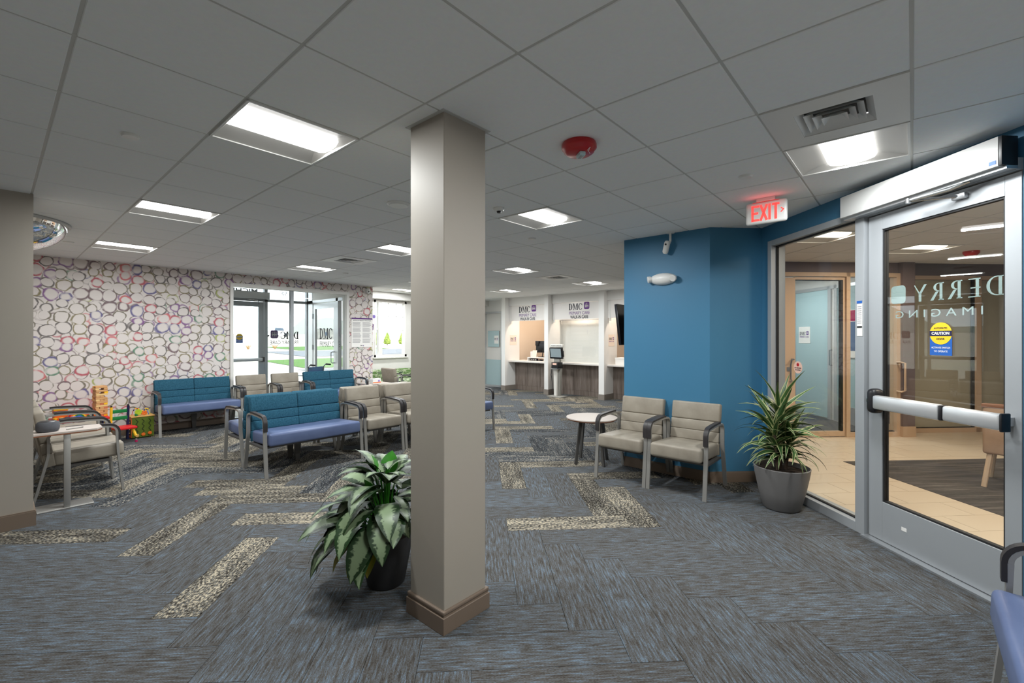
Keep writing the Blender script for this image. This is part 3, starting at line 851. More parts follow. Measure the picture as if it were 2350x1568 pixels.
# ------------------------------------------------------------ entry vestibule
VY, VX = 11.2, 5.12
one('floor_vestibule', 'concrete', 1.2, VX, WALL_Y + 0.14, VY + 0.1, -0.12, 0.0, label='pale floor of the entry vestibule', kind='structure', smooth=0)
one('ceiling_vestibule', 'paint_white', 1.2, VX + 0.1, WALL_Y + 0.14, VY + 0.1, CEIL + 0.03, CEIL + 0.13, label='white ceiling of the entry vestibule', kind='structure', smooth=0)
one('wall_vestibule', 'paint_white', 1.1, 1.2, WALL_Y + 0.14, VY + 0.1, 0, ZT, label='white side wall of the entry vestibule', kind='structure', smooth=0)
vw = empty('window_2', (0, VY, 0), label='grey aluminium outer shopfront of the entry vestibule', kind='structure')
for b in ((1.2, 3.02, 0, 0.08), (1.2, VX, 2.74, CEIL + 0.03)): pass
for x0, x1, z0, z1 in ((2.90, 2.98, 0, CEIL + 0.03), (4.13, 4.20, 0, CEIL + 0.03), (VX - 0.02, VX + 0.06, 0, CEIL + 0.03), (2.98, VX, 2.36, 2.42), (2.98, VX, CEIL - 0.03, CEIL + 0.03), (4.20, VX, 0.0, 0.12)):
    one('mullion', 'alu_paint', x0, x1, 0, 0.10, z0, z1, vw, smooth=0)
one('wall_panel', 'paint_white', 1.2, 2.90, 0, 0.1, 0, CEIL + 0.03, vw, smooth=0)
one('pane', 'glass_entry', 2.98, 4.13, 0.05, 0.056, 2.42, CEIL - 0.03, vw, smooth=0)
one('pane', 'glass_entry', 4.20, VX - 0.02, 0.05, 0.056, 2.42, CEIL - 0.03, vw, smooth=0)
one('pane', 'glass_entry', 4.20, VX - 0.02, 0.05, 0.056, 0.12, 2.36, vw, smooth=0)
# lettering on the outer glass, seen from behind
fm = lambda x, z: face_mat((x, 0.062, z), (1, 0, 0), (0, -1, 0)) @ Matrix.Diagonal((-1, 1, 1, 1))
mb = MB(); put_text(mb, '50', 0.13, fm(4.60, 2.58)); mb.build('lettering', 'ink_soft', vw, smooth=0)
mb = MB(); put_text(mb, 'MICHE', 0.13, fm(3.73, 2.59), 0.003, width=0.55); mb.build('lettering', 'ink_soft', vw, smooth=0)
dmc_logo(vw, fm(4.60, 1.50), 0.66, ['PRIMARY CARE'], mid='ink')
d2 = empty('door_2', (0, VY, 0), label='grey aluminium entry door with a push bar and opener box', kind='structure')
for x0, x1, z0, z1 in ((2.99, 3.09, 0.02, 2.35), (4.01, 4.12, 0.02, 2.35), (3.09, 4.01, 2.24, 2.35), (3.09, 4.01, 0.02, 0.25)):
    one('rail', 'alu_paint', x0, x1, 0.02, 0.07, z0, z1, d2, smooth=0)
one('pane', 'glass_entry', 3.09, 4.01, 0.042, 0.048, 0.25, 2.24, d2, smooth=0)
pb = MB().box(3.03, 4.08, -0.075, -0.03, 1.00, 1.075, 0.012).build('push_bar', 'alu_light', d2)
MB().box(4.06, 4.11, -0.08, 0.02, 0.985, 1.09, 0.01).build('end_cap', 'black_plastic', pb)
MB().box(2.99, 4.20, -0.12, 0.0, 2.41, 2.57, 0.006).build('opener_box', 'alu_light', d2)
mb = MB(); mb.tube([(3.75, -0.03, 2.40), (3.95, -0.09, 2.38), (4.02, 0.02, 2.30)], 0.01, 6); mb.build('opener_arm', 'steel', d2)
def caution(parent, M, w):
    """round yellow caution disc over a blue notice"""
    h = w * 1.5
    mb = MB(); mb.box(-w / 2, w / 2, -h / 2, 0.05 * h, 0, 0.0012, M=M); mb.build('sticker', 'sticker_blue', parent, smooth=0)
    D = M @ Matrix.Translation((0, 0.16 * h, 0.0013))
    mb = MB(); mb.prism([(w * 0.5 * math.cos(2 * PI * q / 28), w * 0.5 * math.sin(2 * PI * q / 28)) for q in range(28)], 0, 0.0008, D); mb.build('sticker', 'yellow', parent, smooth=0)
    mb = MB(); mb.box(-w * 0.5, w * 0.5, -w * 0.12, w * 0.12, 0.001, 0.0016, M=D); mb.build('sticker', 'toy_navy', parent, smooth=0)
    mb = MB(); put_text(mb, 'CAUTION', w * 0.17, D @ Matrix.Translation((0, 0, 0.002)), w * 0.006, width=w * 0.8); mb.build('lettering', 'white_paper', parent, smooth=0)
    mb = MB(); put_text(mb, 'AUTOMATIC', w * 0.10, D @ Matrix.Translation((0, w * 0.24, 0.002)), width=w * 0.6); put_text(mb, 'DOOR', w * 0.11, D @ Matrix.Translation((0, -w * 0.25, 0.002)), width=w * 0.36); mb.build('lettering', 'ink', parent, smooth=0)
    mb = MB(); put_text(mb, 'ACTIVATE SWITCH', w * 0.12, M @ Matrix.Translation((0, -0.27 * h, 0.0014)), width=w * 0.84); put_text(mb, 'TO OPERATE', w * 0.12, M @ Matrix.Translation((0, -0.38 * h, 0.0014)), width=w * 0.62); mb.build('lettering', 'white_paper', parent, smooth=0)
caution(d2, face_mat((3.62, 0.036, 1.52), (1, 0, 0), (0, -1, 0)), 0.135)
# vestibule side wall with the second glazed door
sw = empty('window_3', (VX, 0, 0), label='aluminium side glazing of the entry vestibule', kind='structure')
for y0, y1, z0, z1 in ((10.93, 11.2, 0, CEIL + 0.03), (9.70, 9.80, 0, 2.43), (9.44, 9.50, 0, 2.43), (9.44, 11.2, 2.36, 2.43), (9.50, 9.70, 0, 0.1)):
    one('mullion', 'alu_light', 0, 0.09, y0, y1, z0, z1, sw, smooth=0)
one('wall_panel', 'paint_white', 0, 0.09, 9.44, 10.95, 2.43, CEIL + 0.03, sw, smooth=0)
one('pane', 'glass_entry', 0.045, 0.051, 9.50, 9.70, 0.1, 2.36, sw, smooth=0)
d3 = empty('door_3', (VX, 0, 0), label='white aluminium glass door at the side of the entry vestibule', kind='structure')
for y0, y1, z0, z1 in ((10.82, 10.925, 0.02, 2.35), (9.805, 9.92, 0.02, 2.35), (9.92, 10.82, 2.22, 2.35), (9.92, 10.82, 0.02, 0.25)):
    one('rail', 'alu_light', 0.01, 0.06, y0, y1, z0, z1, d3, smooth=0)
one('pane', 'glass_entry', 0.032, 0.038, 9.92, 10.82, 0.25, 2.22, d3, smooth=0)
mb = MB(); mb.tube([(0.01, 9.87, 1.21), (-0.05, 9.87, 1.21), (-0.06, 9.90, 1.20), (-0.06, 9.90, 0.98), (-0.05, 9.87, 0.96), (0.01, 9.87, 0.96)], 0.011, 8); mb.build('handle', 'steel', d3)
for z in (0.5, 1.3, 2.05): one('hinge', 'steel', -0.012, 0.01, 10.92, 10.94, z - 0.06, z + 0.06, d3, smooth=0)
dmc_logo(d3, face_mat((0.028, 10.15, 1.50), (0, -1, 0), (-1, 0, 0)), 0.95, ['PRIMARY CARE'], mid='ink')

# ------------------------------------------------------------ alcove window
w4 = empty('window_4', (6.41, 10.3, 0), label='white double-hung window pair of the far alcove', kind='structure')
for x0, x1, z0, z1 in ((0.0, 0.98, 2.44, 2.50), (0.0, 0.98, 1.03, 1.09), (0, 0.04, 1.03, 2.5), (0.92, 0.98, 1.03, 2.5)): one('window_frame', 'paint_white', x0, x1, -0.02, 0.12, z0, z1, w4, smooth=0)
one('window_sill', 'paint_white', -0.04, 1.02, -0.06, 0.0, 1.0, 1.03, w4, smooth=0)
one('mullion', 'paint_white', 0.13, 0.24, 0.0, 0.10, 1.09, 2.44, w4, smooth=0)
for a, b in ((0.04, 0.13), (0.24, 0.92)):
    one('sash', 'paint_white', a, b, 0.04, 0.08, 1.74, 1.77, w4, smooth=0)
    one('pane', 'glass_entry', a, b, 0.055, 0.06, 1.09, 1.74, w4, smooth=0)
    one('pane', 'glass_entry', a, b, 0.055, 0.06, 1.77, 2.44, w4, smooth=0)
for x in (0.46, 0.70): one('muntin', 'paint_white', x - 0.008, x + 0.008, 0.045, 0.075, 1.77, 2.44, w4, smooth=0)
for a, b in ((0.04, 0.13), (0.24, 0.92)): one('muntin', 'paint_white', a, b, 0.045, 0.075, 2.09, 2.105, w4, smooth=0)

w9 = empty('window_added', (7.63, 10.3, 0), label='unseen white alcove window added behind the pillar to bring daylight', kind='structure')  # unseen window, guessed from a frame edge, added to bring daylight to reception
for x0, x1, z0, z1 in ((0.0, 1.7, 2.44, 2.50), (0.0, 1.7, 1.03, 1.09), (0, 0.04, 1.09, 2.44), (1.66, 1.7, 1.09, 2.44), (0.82, 0.9, 1.09, 2.44)): one('window_frame', 'paint_white', x0, x1, -0.02, 0.12, z0, z1, w9, smooth=0)
for a_, b_ in ((0.04, 0.82), (0.9, 1.66)): one('pane', 'glass_entry', a_, b_, 0.055, 0.06, 1.09, 2.44, w9, smooth=0)
# frosted door beside reception
d4 = empty('door_4', (10.35, 9.0, 0), PI / 2, label='frosted glass door with a pale frame beside reception', kind='structure')
for a, b, z0, z1 in ((0.47, 0.53, 0, 2.35), (1.21, 1.27, 0, 2.35), (0.53, 1.21, 2.29, 2.35), (0.53, 1.21, 0, 0.06)): one('door_frame', 'alu_light', a, b, -0.10, 0.02, z0, z1, d4, smooth=0)
one('pane', 'paint_white', 0.53, 1.21, -0.05, -0.04, 0.85, 2.29, d4, smooth=0)
one('pane', 'frosted', 0.53, 1.21, -0.05, -0.04, 0.06, 0.85, d4, smooth=0)
one('privacy_film', 'frosted', 0.62, 1.1, -0.001, 0.003, 1.25, 1.75, d4, smooth=0)
nb = empty('door_notice', (10.35, 9.0, 0), PI / 2, 'white notice with a small purple logo on the frosted door', 'notice')
one('sheet', 'white_paper', 0.64, 0.82, 0.004, 0.006, 1.35, 1.60, nb, smooth=0)
dmc_logo(nb, face_mat((0.74, 0.0065, 1.48), (-1, 0, 0), (0, 1, 0)), 0.15, ['PRIMARY CARE'])
base('baseboard_corridor', (10.35, 9.0), (10.35, 9.47), 0, 0.012, 'base_grey')

# ------------------------------------------------------------ glazed lobby door and sidelight
sl = empty('window_5', (*DOOR_A, 0), DOOR_RZ, label='brushed aluminium sidelight beside the lobby door', kind='structure')
for s0, s1, z0, z1 in ((0.142, 0.20, 0, 2.52), (1.25, 1.335, 0, 2.52), (0.20, 1.25, 2.465, 2.52), (0.20, 1.25, 0, 0.075), (1.335, 2.352, 2.455, 2.52)):
    one('window_frame', 'alu_paint', s0, s1, -0.03, 0.12, z0, z1, sl, r=0.002, smooth=0)
for s0, s1, z0, z1 in ((0.20, 0.212, 0.075, 2.465), (1.238, 1.25, 0.075, 2.465), (0.212, 1.238, 2.453, 2.465), (0.212, 1.238, 0.075, 0.087)): one('gasket', 'gasket', s0, s1, 0.02, 0.045, z0, z1, sl, smooth=0)
one('pane', 'glass', 0.212, 1.238, 0.029, 0.036, 0.087, 2.453, sl, smooth=0)
ls = one('instruction_label', 'white_paper', 1.272, 1.322, -0.033, -0.031, 1.54, 1.81, sl, smooth=0)
one('sticker', 'sticker_blue', 1.272, 1.322, -0.0345, -0.033, 1.795, 1.815, ls, smooth=0); one('sticker', 'dark', 1.274, 1.320, -0.0345, -0.033, 1.605, 1.618, ls, smooth=0)
mb = MB()
for q in range(9): mb.box(1.278, 1.316, -0.0342, -0.033, 1.64 + q * 0.016, 1.644 + q * 0.016)
mb.build('print', 'ink_soft', ls, smooth=0)
ns = empty('round_sticker', (*DOOR_A, 0), DOOR_RZ, 'round pink no-smoking sticker on the sidelight glass', 'sticker')
M = face_mat((0.516, 0.0285, 1.245), (1, 0, 0), (0, -1, 0))
mb = MB(); mb.prism([(0.058 * math.cos(2 * PI * q / 28), 0.058 * math.sin(2 * PI * q / 28)) for q in range(28)], 0, 0.0015, M); mb.build('disc', 'sticker_pink', ns, smooth=0)
mb = MB(); mb.lathe([(0.013, 0.0016), (0.017, 0.0016), (0.017, 0.0024), (0.013, 0.0024)], 16, M @ Matrix.Translation((0, 0.026, 0))); mb.bar(tuple(M @ Vector((-0.011, 0.037, 0.002))), tuple(M @ Vector((0.011, 0.015, 0.002))), 0.004, 0.001)
mb.build('print', 'red', ns, smooth=0)
mb = MB(); put_text(mb, 'NO SMOKING', 0.016, M @ Matrix.Translation((0, -0.006, 0.002)), 0.0004, width=0.09); put_text(mb, 'OR VAPING', 0.016, M @ Matrix.Translation((0, -0.025, 0.002)), 0.0004, width=0.075); mb.build('lettering', 'ink', ns, smooth=0)

d1 = empty('door_1', (*DOOR_A, 0), DOOR_RZ, label='aluminium glass lobby door with a wide push bar', kind='structure')
for s0, s1, z0, z1 in ((1.345, 1.462, 0.015, 2.448), (2.262, 2.345, 0.015, 2.448), (1.462, 2.262, 2.335, 2.448), (1.462, 2.262, 0.015, 0.305)):
    one('rail', 'alu_paint', s0, s1, 0.0, 0.05, z0, z1, d1, r=0.002, smooth=0)
for s0, s1, z0, z1 in ((1.462, 1.474, 0.305, 2.335), (2.250, 2.262, 0.305, 2.335), (1.474, 2.250, 2.323, 2.335), (1.474, 2.250, 0.305, 0.317)): one('gasket', 'gasket', s0, s1, 0.008, 0.042, z0, z1, d1, smooth=0)
gp = one('pane', 'glass', 1.474, 2.250, 0.021, 0.028, 0.317, 2.323, d1, smooth=0)
one('threshold', 'alu', 1.335, 2.36, -0.06, 0.12, 0.0, 0.012, d1, smooth=0)
pb = MB().box(1.50, 1.985, -0.115, -0.06, 1.005, 1.105, 0.014).build('push_bar', 'alu_light', d1)
MB().box(1.985, 2.005, -0.113, -0.06, 1.007, 1.103, 0.006).build('bar_joint', 'black_plastic', pb)
MB().box(2.005, 2.325, -0.112, -0.06, 1.008, 1.102, 0.014).build('bar_sleeve', 'alu_light', pb)
MB().box(2.325, 2.338, -0.113, -0.055, 1.003, 1.107, 0.005).build('bar_end', 'black_plastic', pb)
mb = MB(); mb.add([], []); mb.box(1.42, 1.50, -0.10, -0.001, 0.965, 1.15, 0.035, 3); mb.build('latch_housing', 'black_plastic', pb)
one('latch', 'steel', 1.352, 1.425, -0.03, -0.002, 1.035, 1.075, pb, r=0.004)
for s in (1.55, 2.28): one('bar_bracket', 'alu', s, s + 0.03, -0.06, 0.0, 1.03, 1.08, pb, smooth=0)
ob = MB().box(1.22, 2.335, -0.13, -0.031, 2.475, 2.64, 0.004).build('opener_box', 'opener_white', d1)
MB().box(2.335, 2.352, -0.128, -0.031, 2.477, 2.638, 0.002).build('end_cap', 'black_plastic', ob)
one('opener_rail', 'alu', 1.22, 2.352, -0.10, -0.031, 2.458, 2.475, ob, smooth=0)
one('maker_label', 'sticker_blue', 2.29, 2.325, -0.1315, -0.130, 2.49, 2.51, ob, smooth=0)
arm = MB().tube([(2.14, -0.075, 2.462), (2.05, -0.10, 2.44), (1.84, -0.165, 2.430)], 0.011, 8).build('opener_arm', 'steel', d1)
MB().tube([(1.84, -0.165, 2.430), (2.03, -0.02, 2.405)], 0.009, 8).build('arm_link', 'steel', arm)
MB().box(1.99, 2.07, -0.03, 0.0, 2.385, 2.42, 0.006).build('arm_shoe', 'alu', arm)
MB().tube([(1.84, -0.165, 2.415), (1.84, -0.165, 2.445)], 0.016, 10).build('arm_joint', 'steel', arm)
mb = MB(); mb.box(1.62, 1.66, -0.0015, 0, 0.16, 0.185); mb.build('sticker', 'white_paper', d1, smooth=0)
caution(gp, face_mat((1.88, 0.0200, 1.52), (1, 0, 0), (0, -1, 0)), 0.145)
# DERRY IMAGING, printed to be read from the lobby
dm = MB()
M0 = Matrix(((-1, 0, 0, 2.235), (0, 0, 1, 0.0285), (0, 1, 0, 1.775), (0, 0, 0, 1)))
x = 0.0
for ch in 'DERRY':
    x += serif(dm, ch, x, 0.115, M0) + 0.018
dm.build('lettering', 'decal_grey', gp, smooth=0)
mb = MB(); mb.prism(round_poly(0.115, 0.13, 0.028), 0, 0.001, M0 @ Matrix.Translation((0.67, 0.062, 0))); mb.build('logo_mark', 'decal_grey', gp, smooth=0)
mb = MB(); put_text(mb, 'I M A G I N G', 0.075, M0 @ Matrix.Translation((0.40, -0.085, 0)), width=0.58); mb.build('lettering', 'decal_grey', gp, smooth=0)

# ------------------------------------------------------------ lobby behind the glass (e-frame: a = across, b = depth)
def E(a, b): return ((a + b) * S2, (b - a) * S2)
LB = empty('floor_lobby', (0, 0, 0), -PI / 4, label='beige tiled floor of the lobby behind the glass door', kind='structure')
# in this rotated frame local x = across (e1), local y = depth (e2)
MB().box(2.972, 10.5, -1.0, 6.95, -0.12, -0.006).build('screed', 'grout', LB, smooth=0)
_tl = None
TL, TW = 0.61, 0.305
row = 0
for b in [q * TW for q in range(-1, 23)]:
    off = (row % 2) * TL / 2; row += 1
    for k in range(0, 9):
        a = 3.01 + off + k * TL - TL / 2
        a0, a1, b0, b1 = max(a, 2.99), a + TL, b, min(b + TW, 6.90)
        if a1 - a0 < 0.05 or b1 - b0 < 0.03: continue
        if a0 > 8.6: continue
        c = E((a0 + a1) / 2, (b0 + b1) / 2); p = to_px(c[0], c[1], 0)
        if not p or p[0] < 1740 or p[0] > 2500: continue
        if a1 - a0 > TL - 0.01 and b1 - b0 > TW - 0.01 and _tl:
            o = bpy.data.objects.new('floor_tile', _tl); COL.objects.link(o); o.parent = LB; o.location = ((a0 + a1) / 2, (b0 + b1) / 2, 0)
        else:
            w, h = (a1 - a0) / 2 - 0.002, (b1 - b0) / 2 - 0.002
            o = MB().box(-w, w, -h, h, -0.006, 0.0).build('floor_tile', 'beige_tile', LB, loc=((a0 + a1) / 2, (b0 + b1) / 2, 0), smooth=0)
            if a1 - a0 > TL - 0.01 and b1 - b0 > TW - 0.01: _tl = o.data
LC = empty('ceiling_lobby', (0, 0, 0), -PI / 4, label='tiled ceiling of the lobby behind the glass door', kind='structure')
MB().box(3.095, 10.5, -1.0, 11.2, CEIL + 0.14, CEIL + 0.2).build('slab', 'slab', LC, smooth=0)
LOBBY_LIGHTS = [(3.92, 5.04), (5.75, 5.65), (3.92, 2.60), (6.36, 2.60), (5.14, 0.16)]
a = 3.095; _t2 = None
for ka in range(0, 10):
    for kb in range(-2, 12):
        a0, b0 = 3.005 + ka * 0.61, kb * 0.61 - 0.145
        if any(abs(a0 + 0.305 - la) < 0.31 and abs(b0 + 0.305 - lb) < 0.31 for la, lb in LOBBY_LIGHTS): continue
        x0, x1, y0, y1 = max(a0, 3.10) + 0.007, a0 + 0.603, b0 + 0.007, min(b0 + 0.603, 6.72)
        if x1 - x0 < 0.05 or y1 - y0 < 0.05: continue
        w, h = (x1 - x0) / 2, (y1 - y0) / 2
        if w > 0.295 and h > 0.295:
            if _t2 is None:
                o = MB().box(-w, w, -h, h, 0, 0.02).build('ceiling_tile', 'ceiling_tile', LC, smooth=0); _t2 = o.data
            else:
                o = bpy.data.objects.new('ceiling_tile', _t2); COL.objects.link(o); o.parent = LC
            o.location = ((x0 + x1) / 2, (y0 + y1) / 2, CEIL)
        else: MB().box(-w, w, -h, h, 0, 0.02).build('ceiling_tile', 'ceiling_tile', LC, loc=((x0 + x1) / 2, (y0 + y1) / 2, CEIL), smooth=0)
lobby_labels = ['warm square ceiling light in the lobby seen through the sidelight', 'warm square ceiling light in the lobby seen through the door glass', 'warm square lobby ceiling light out of view beyond the door head', 'warm square lobby ceiling light above the dark entrance mat', 'warm square lobby ceiling light beyond the door side']
lp = None
for (la, lb), t in zip(LOBBY_LIGHTS, lobby_labels):
    c = E(la, lb)
    if lp is None:
        lp = empty('lobby_light', (c[0], c[1], CEIL), -PI / 4); troffer_parts(lp, 'lens_warm', LOBBY_W, (1.0, 0.84, 0.66)); r_ = lp
    else:
        r_ = copy_tree(lp); r_.location = (c[0], c[1], CEIL)
    tag(r_, t, 'ceiling light', 'warm lights of the lobby')

def ewall(name, a0, a1, b0, b1, z0, z1, m, label):
    return MB().box(a0, a1, b0, b1, z0, z1).build(name, m, rz=-PI / 4, smooth=0, label=label, kind='structure')
ewall('wall_lobby_far', 3.4, 6.46, 6.70, 6.82, 2.53, ZT, 'paint_brown', 'brown band above the tan lobby shopfront')
ewall('wall_lobby_far_left', 3.4, 4.50, 6.70, 6.82, 0, 2.53, 'paint_brown', 'brown lobby wall beside the tan door')
ewall('wall_lobby_window', 6.66, 10.5, 6.92, 7.04, 2.53, ZT, 'paint_brown', 'brown band above the shaded lobby windows')
ewall('pillar_lobby', 6.46, 6.66, 6.62, 6.95, 0, ZT, 'paint_brown', 'brown square pillar between the lobby shopfronts')
ewall('baseboard_lobby', 6.452, 6.668, 6.61, 6.95, 0, 0.16, 'tan_frame', 'tan base of the lobby pillar')
ewall('wall_lobby_end', 10.4, 10.5, -1.0, 7.0, 0, ZT, 'paint_brown', 'brown end wall of the lobby')
ewall('wall_lobby_near', 3.095, 10.5, -1.1, -1.0, 0, ZT, 'paint_brown', 'brown near wall of the lobby')
ewall('wall_lobby_side', 2.85, 2.95, 4.90, 6.2, 0, ZT, 'paint_brown', 'brown side wall hidden behind the blue wall')
ewall('wall_lobby_step', 2.85, 3.5, 6.2, 6.3, 0, ZT, 'paint_brown', 'brown wall step hidden behind the blue wall')
ewall('wall_lobby_nook', 3.4, 3.5, 6.3, 6.7, 0, ZT, 'paint_brown', 'brown wall nook hidden behind the blue wall')
# tan shopfront with its door
sf = empty('window_6', (0, 0, 0), -PI / 4, label='tan-framed lobby shopfront with clear glass', kind='structure')
for a0, a1, z0, z1 in ((4.50, 4.58, 0, 2.53), (5.585, 5.645, 0, 2.53), (6.40, 6.46, 0, 2.53), (4.58, 6.40, 2.47, 2.53), (5.645, 6.40, 0, 0.07)):
    one('window_frame', 'tan_frame', a0, a1, 6.66, 6.78, z0, z1, sf, smooth=0)
one('pane', 'glass', 5.645, 6.40, 6.717, 6.723, 0.07, 2.46, sf, smooth=0)
one('gasket', 'gasket', 5.645, 6.40, 6.70, 6.74, 0.07, 0.08, sf, smooth=0)
d5 = empty('door_5', (0, 0, 0), -PI / 4, label='tan-framed glass lobby door with a lever pull', kind='structure')
for a0, a1, z0, z1 in ((4.59, 4.78, 0.01, 2.45), (5.55, 5.58, 0.01, 2.46), (4.78, 5.55, 2.42, 2.46), (4.78, 5.55, 0.01, 0.09)): one('rail', 'tan_frame', a0, a1, 6.69, 6.74, z0, z1, d5, smooth=0)
one('gasket', 'gasket', 5.515, 5.55, 6.69, 6.74, 0.09, 2.42, d5, smooth=0); one('gasket', 'gasket', 4.78, 5.515, 6.69, 6.74, 2.41, 2.42, d5, smooth=0)
one('pane', 'glass', 4.78, 5.515, 6.712, 6.718, 0.09, 2.41, d5, smooth=0)
mb = MB(); mb.tube([(4.72, 6.69, 1.20), (4.72, 6.64, 1.20), (4.68, 6.63, 1.19), (4.665, 6.63, 1.12), (4.665, 6.63, 0.90), (4.70, 6.64, 0.86), (4.70, 6.69, 0.86)], 0.012, 8); mb.build('handle', 'steel', d5)
one('lock_plate', 'alu', 4.645, 4.70, 6.682, 6.69, 1.02, 1.08, d5, smooth=0)
# windows with beige shades
sh = empty('window_7', (0, 0, 0), -PI / 4, label='tan-framed lobby windows with beige shades drawn', kind='structure')
for a0, a1, z0, z1 in ((6.66, 6.72, 0, 2.53), (8.00, 8.09, 0, 2.53), (9.5, 9.58, 0, 2.53), (6.72, 9.5, 2.47, 2.53), (6.72, 9.5, 0, 0.07)): one('window_frame', 'tan_frame', a0, a1, 6.90, 7.0, z0, z1, sh, smooth=0)
for a0, a1 in ((6.72, 8.0), (8.09, 9.5)):
    one('pane', 'glass', a0, a1, 6.935, 6.941, 0.07, 2.47, sh, smooth=0)
    one('shade', 'beige_shade', a0, a1, 6.97, 6.976, 0.07, 2.47, sh, smooth=0)
one('gasket', 'gasket', 7.955, 8.0, 6.925, 6.95, 0.07, 2.47, sh, smooth=0); one('gasket', 'gasket', 6.72, 9.5, 6.925, 6.95, 0.07, 0.08, sh, smooth=0)
mb = MB(); mb.tube([(6.40, 6.66, 1.15), (6.40, 6.58, 1.15), (6.43, 6.55, 1.14), (6.43, 6.55, 0.72), (6.40, 6.58, 0.70), (6.40, 6.66, 0.70)], 0.014, 8); mb.build('pull_handle', 'tan_frame', sf)
# entrance mat and chair in the lobby
mt = empty('entrance_mat', (0, 0, 0), -PI / 4, 'dark grey-brown entrance mat on the beige lobby tiles', 'mat')
MB().box(4.44, 7.6, 1.4, 5.35, 0.0, 0.004, 0.001).build('pile', 'mat_dark', mt, smooth=0)
# corridor beyond the tan shopfront
ewall('floor_corridor', 4.45, 6.6, 6.95, 10.05, -0.1, 0.0, 'fabric_grey', 'grey carpet of the corridor beyond the tan door')
ewall('wall_corridor_back', 4.45, 6.5, 9.95, 10.05, 0, ZT, 'paint_white', 'white end wall of the corridor beyond the tan door')
ewall('wall_corridor_side', 6.5, 6.6, 7.04, 10.05, 0, ZT, 'paint_white', 'white side wall of the corridor beyond the tan door')
ewall('wall_corridor_left', 4.38, 4.45, 6.82, 10.05, 0, ZT, 'paint_white', 'white near side wall of the corridor beyond the tan door')
MB().box(4.45, 6.5, 6.83, 9.95, CEIL + 0.01, CEIL + 0.05).build('ceiling_corridor', 'ceiling_tile', rz=-PI / 4, smooth=0, label='white ceiling of the corridor beyond the tan door', kind='structure')
d6 = empty('door_6', (0, 0, 0), -PI / 4, label='frosted pale blue glass doors along the corridor', kind='structure')
for b0, b1 in ((9.05, 9.11), (8.10, 8.17), (7.95, 8.02), (7.08, 7.14)): one('door_frame', 'alu_light', 6.47, 6.5, b0, b1, 0, 2.50, d6, smooth=0)
one('door_frame', 'alu_light', 6.47, 6.5, 7.08, 9.11, 2.44, 2.50, d6, smooth=0); one('door_frame', 'alu_light', 6.465, 6.5, 7.14, 7.95, 0, 0.3, d6, smooth=0)
one('pane', 'frosted', 6.485, 6.5, 8.17, 9.05, 0.02, 2.44, d6, smooth=0); one('pane', 'frosted', 6.485, 6.5, 7.14, 7.95, 0.3, 2.44, d6, smooth=0)
mb = MB(); mb.tube([(6.47, 8.06, 1.30), (6.42, 8.06, 1.30), (6.42, 8.06, 1.02), (6.47, 8.06, 1.02)], 0.011, 8); mb.build('handle', 'steel', d6)
cs = empty('corridor_sign', (0, 0, 0), -PI / 4, 'white sign with a small purple logo on the frosted corridor glass', 'sign')
one('board', 'white_paper', 6.478, 6.484, 8.64, 8.96, 1.42, 1.75, cs, smooth=0)
dmc_logo(cs, face_mat((6.477, 8.80, 1.58), (0, -1, 0), (-1, 0, 0)), 0.26, ['PRIMARY CARE'])
cp = empty('corridor_poster', (0, 0, 0), -PI / 4, 'tall red and slate blue poster on the corridor wall', 'poster')
one('sheet', 'white_paper', 6.462, 6.465, 7.40, 7.78, 1.18, 2.02, cp, smooth=0); one('print', 'toy_magenta', 6.460, 6.462, 7.41, 7.77, 1.82, 2.01, cp, smooth=0)
one('print', 'wheelchair_blue', 6.460, 6.462, 7.41, 7.77, 1.30, 1.81, cp, smooth=0)
lamp = empty('corridor_light', (*E(5.4, 8.4), CEIL), -PI / 4, 'cool ceiling light of the corridor beyond the tan door', 'ceiling light')
MB().box(-0.3, 0.3, -0.3, 0.3, -0.004, 0.006).build('lens', 'lens', lamp, smooth=0); add_area('lamp', lamp, (0, 0, -0.006), 0.55, 0.55, 30, (0.94, 0.98, 1.0))
fa2 = empty('fire_alarm', (*E(6.58, 5.74), CEIL), 0, 'small red fire alarm on the lobby ceiling behind the door glass', 'fire alarm')
MB().lathe([(0.085, 0), (0.085, -0.03), (0.06, -0.06), (0.0, -0.06)], 20).build('body', 'red', fa2)
MB().box(-0.02, 0.02, -0.05, 0.05, -0.085, -0.06, 0.004).build('strobe', 'white_paper', fa2)

# ------------------------------------------------------------ reception counters
RX = 9.85
PIERS = [(8.92, 9.06), (7.36, 7.49), (5.66, 5.81), (4.30, 4.42)]
for q, (y0, y1) in enumerate(PIERS):
    MB().box(RX, 10.5, y0, y1, 0, ZT).build('wall_pier_%d' % (q + 1), 'paint_hall_lightened', smooth=0, label='pale pier beside reception window', kind='structure')
    mb = MB(); mb.box(RX - 0.012, 10.5, y0 - 0.012, y1 + 0.012, 0, 0.14); mb.build('baseboard_pier_%d' % (q + 1), 'base_grey', smooth=0, label='grey skirting of a reception pier', kind='structure')
MB().box(10.02, 10.5, 4.42, 9.06, 2.46, ZT).build('wall_reception', 'paint_hall_lightened', smooth=0, label='pale header above the reception signs', kind='structure')
MB().box(12.3, 12.42, 4.3, 9.3, 0, ZT).build('wall_office', 'paint_peach', smooth=0, label='warm back wall of the reception office', kind='structure')
MB().box(10.5, 12.4, 9.06, 9.18, 0, ZT).build('wall_office_side', 'paint_peach', smooth=0, label='warm side wall of the reception office', kind='structure')
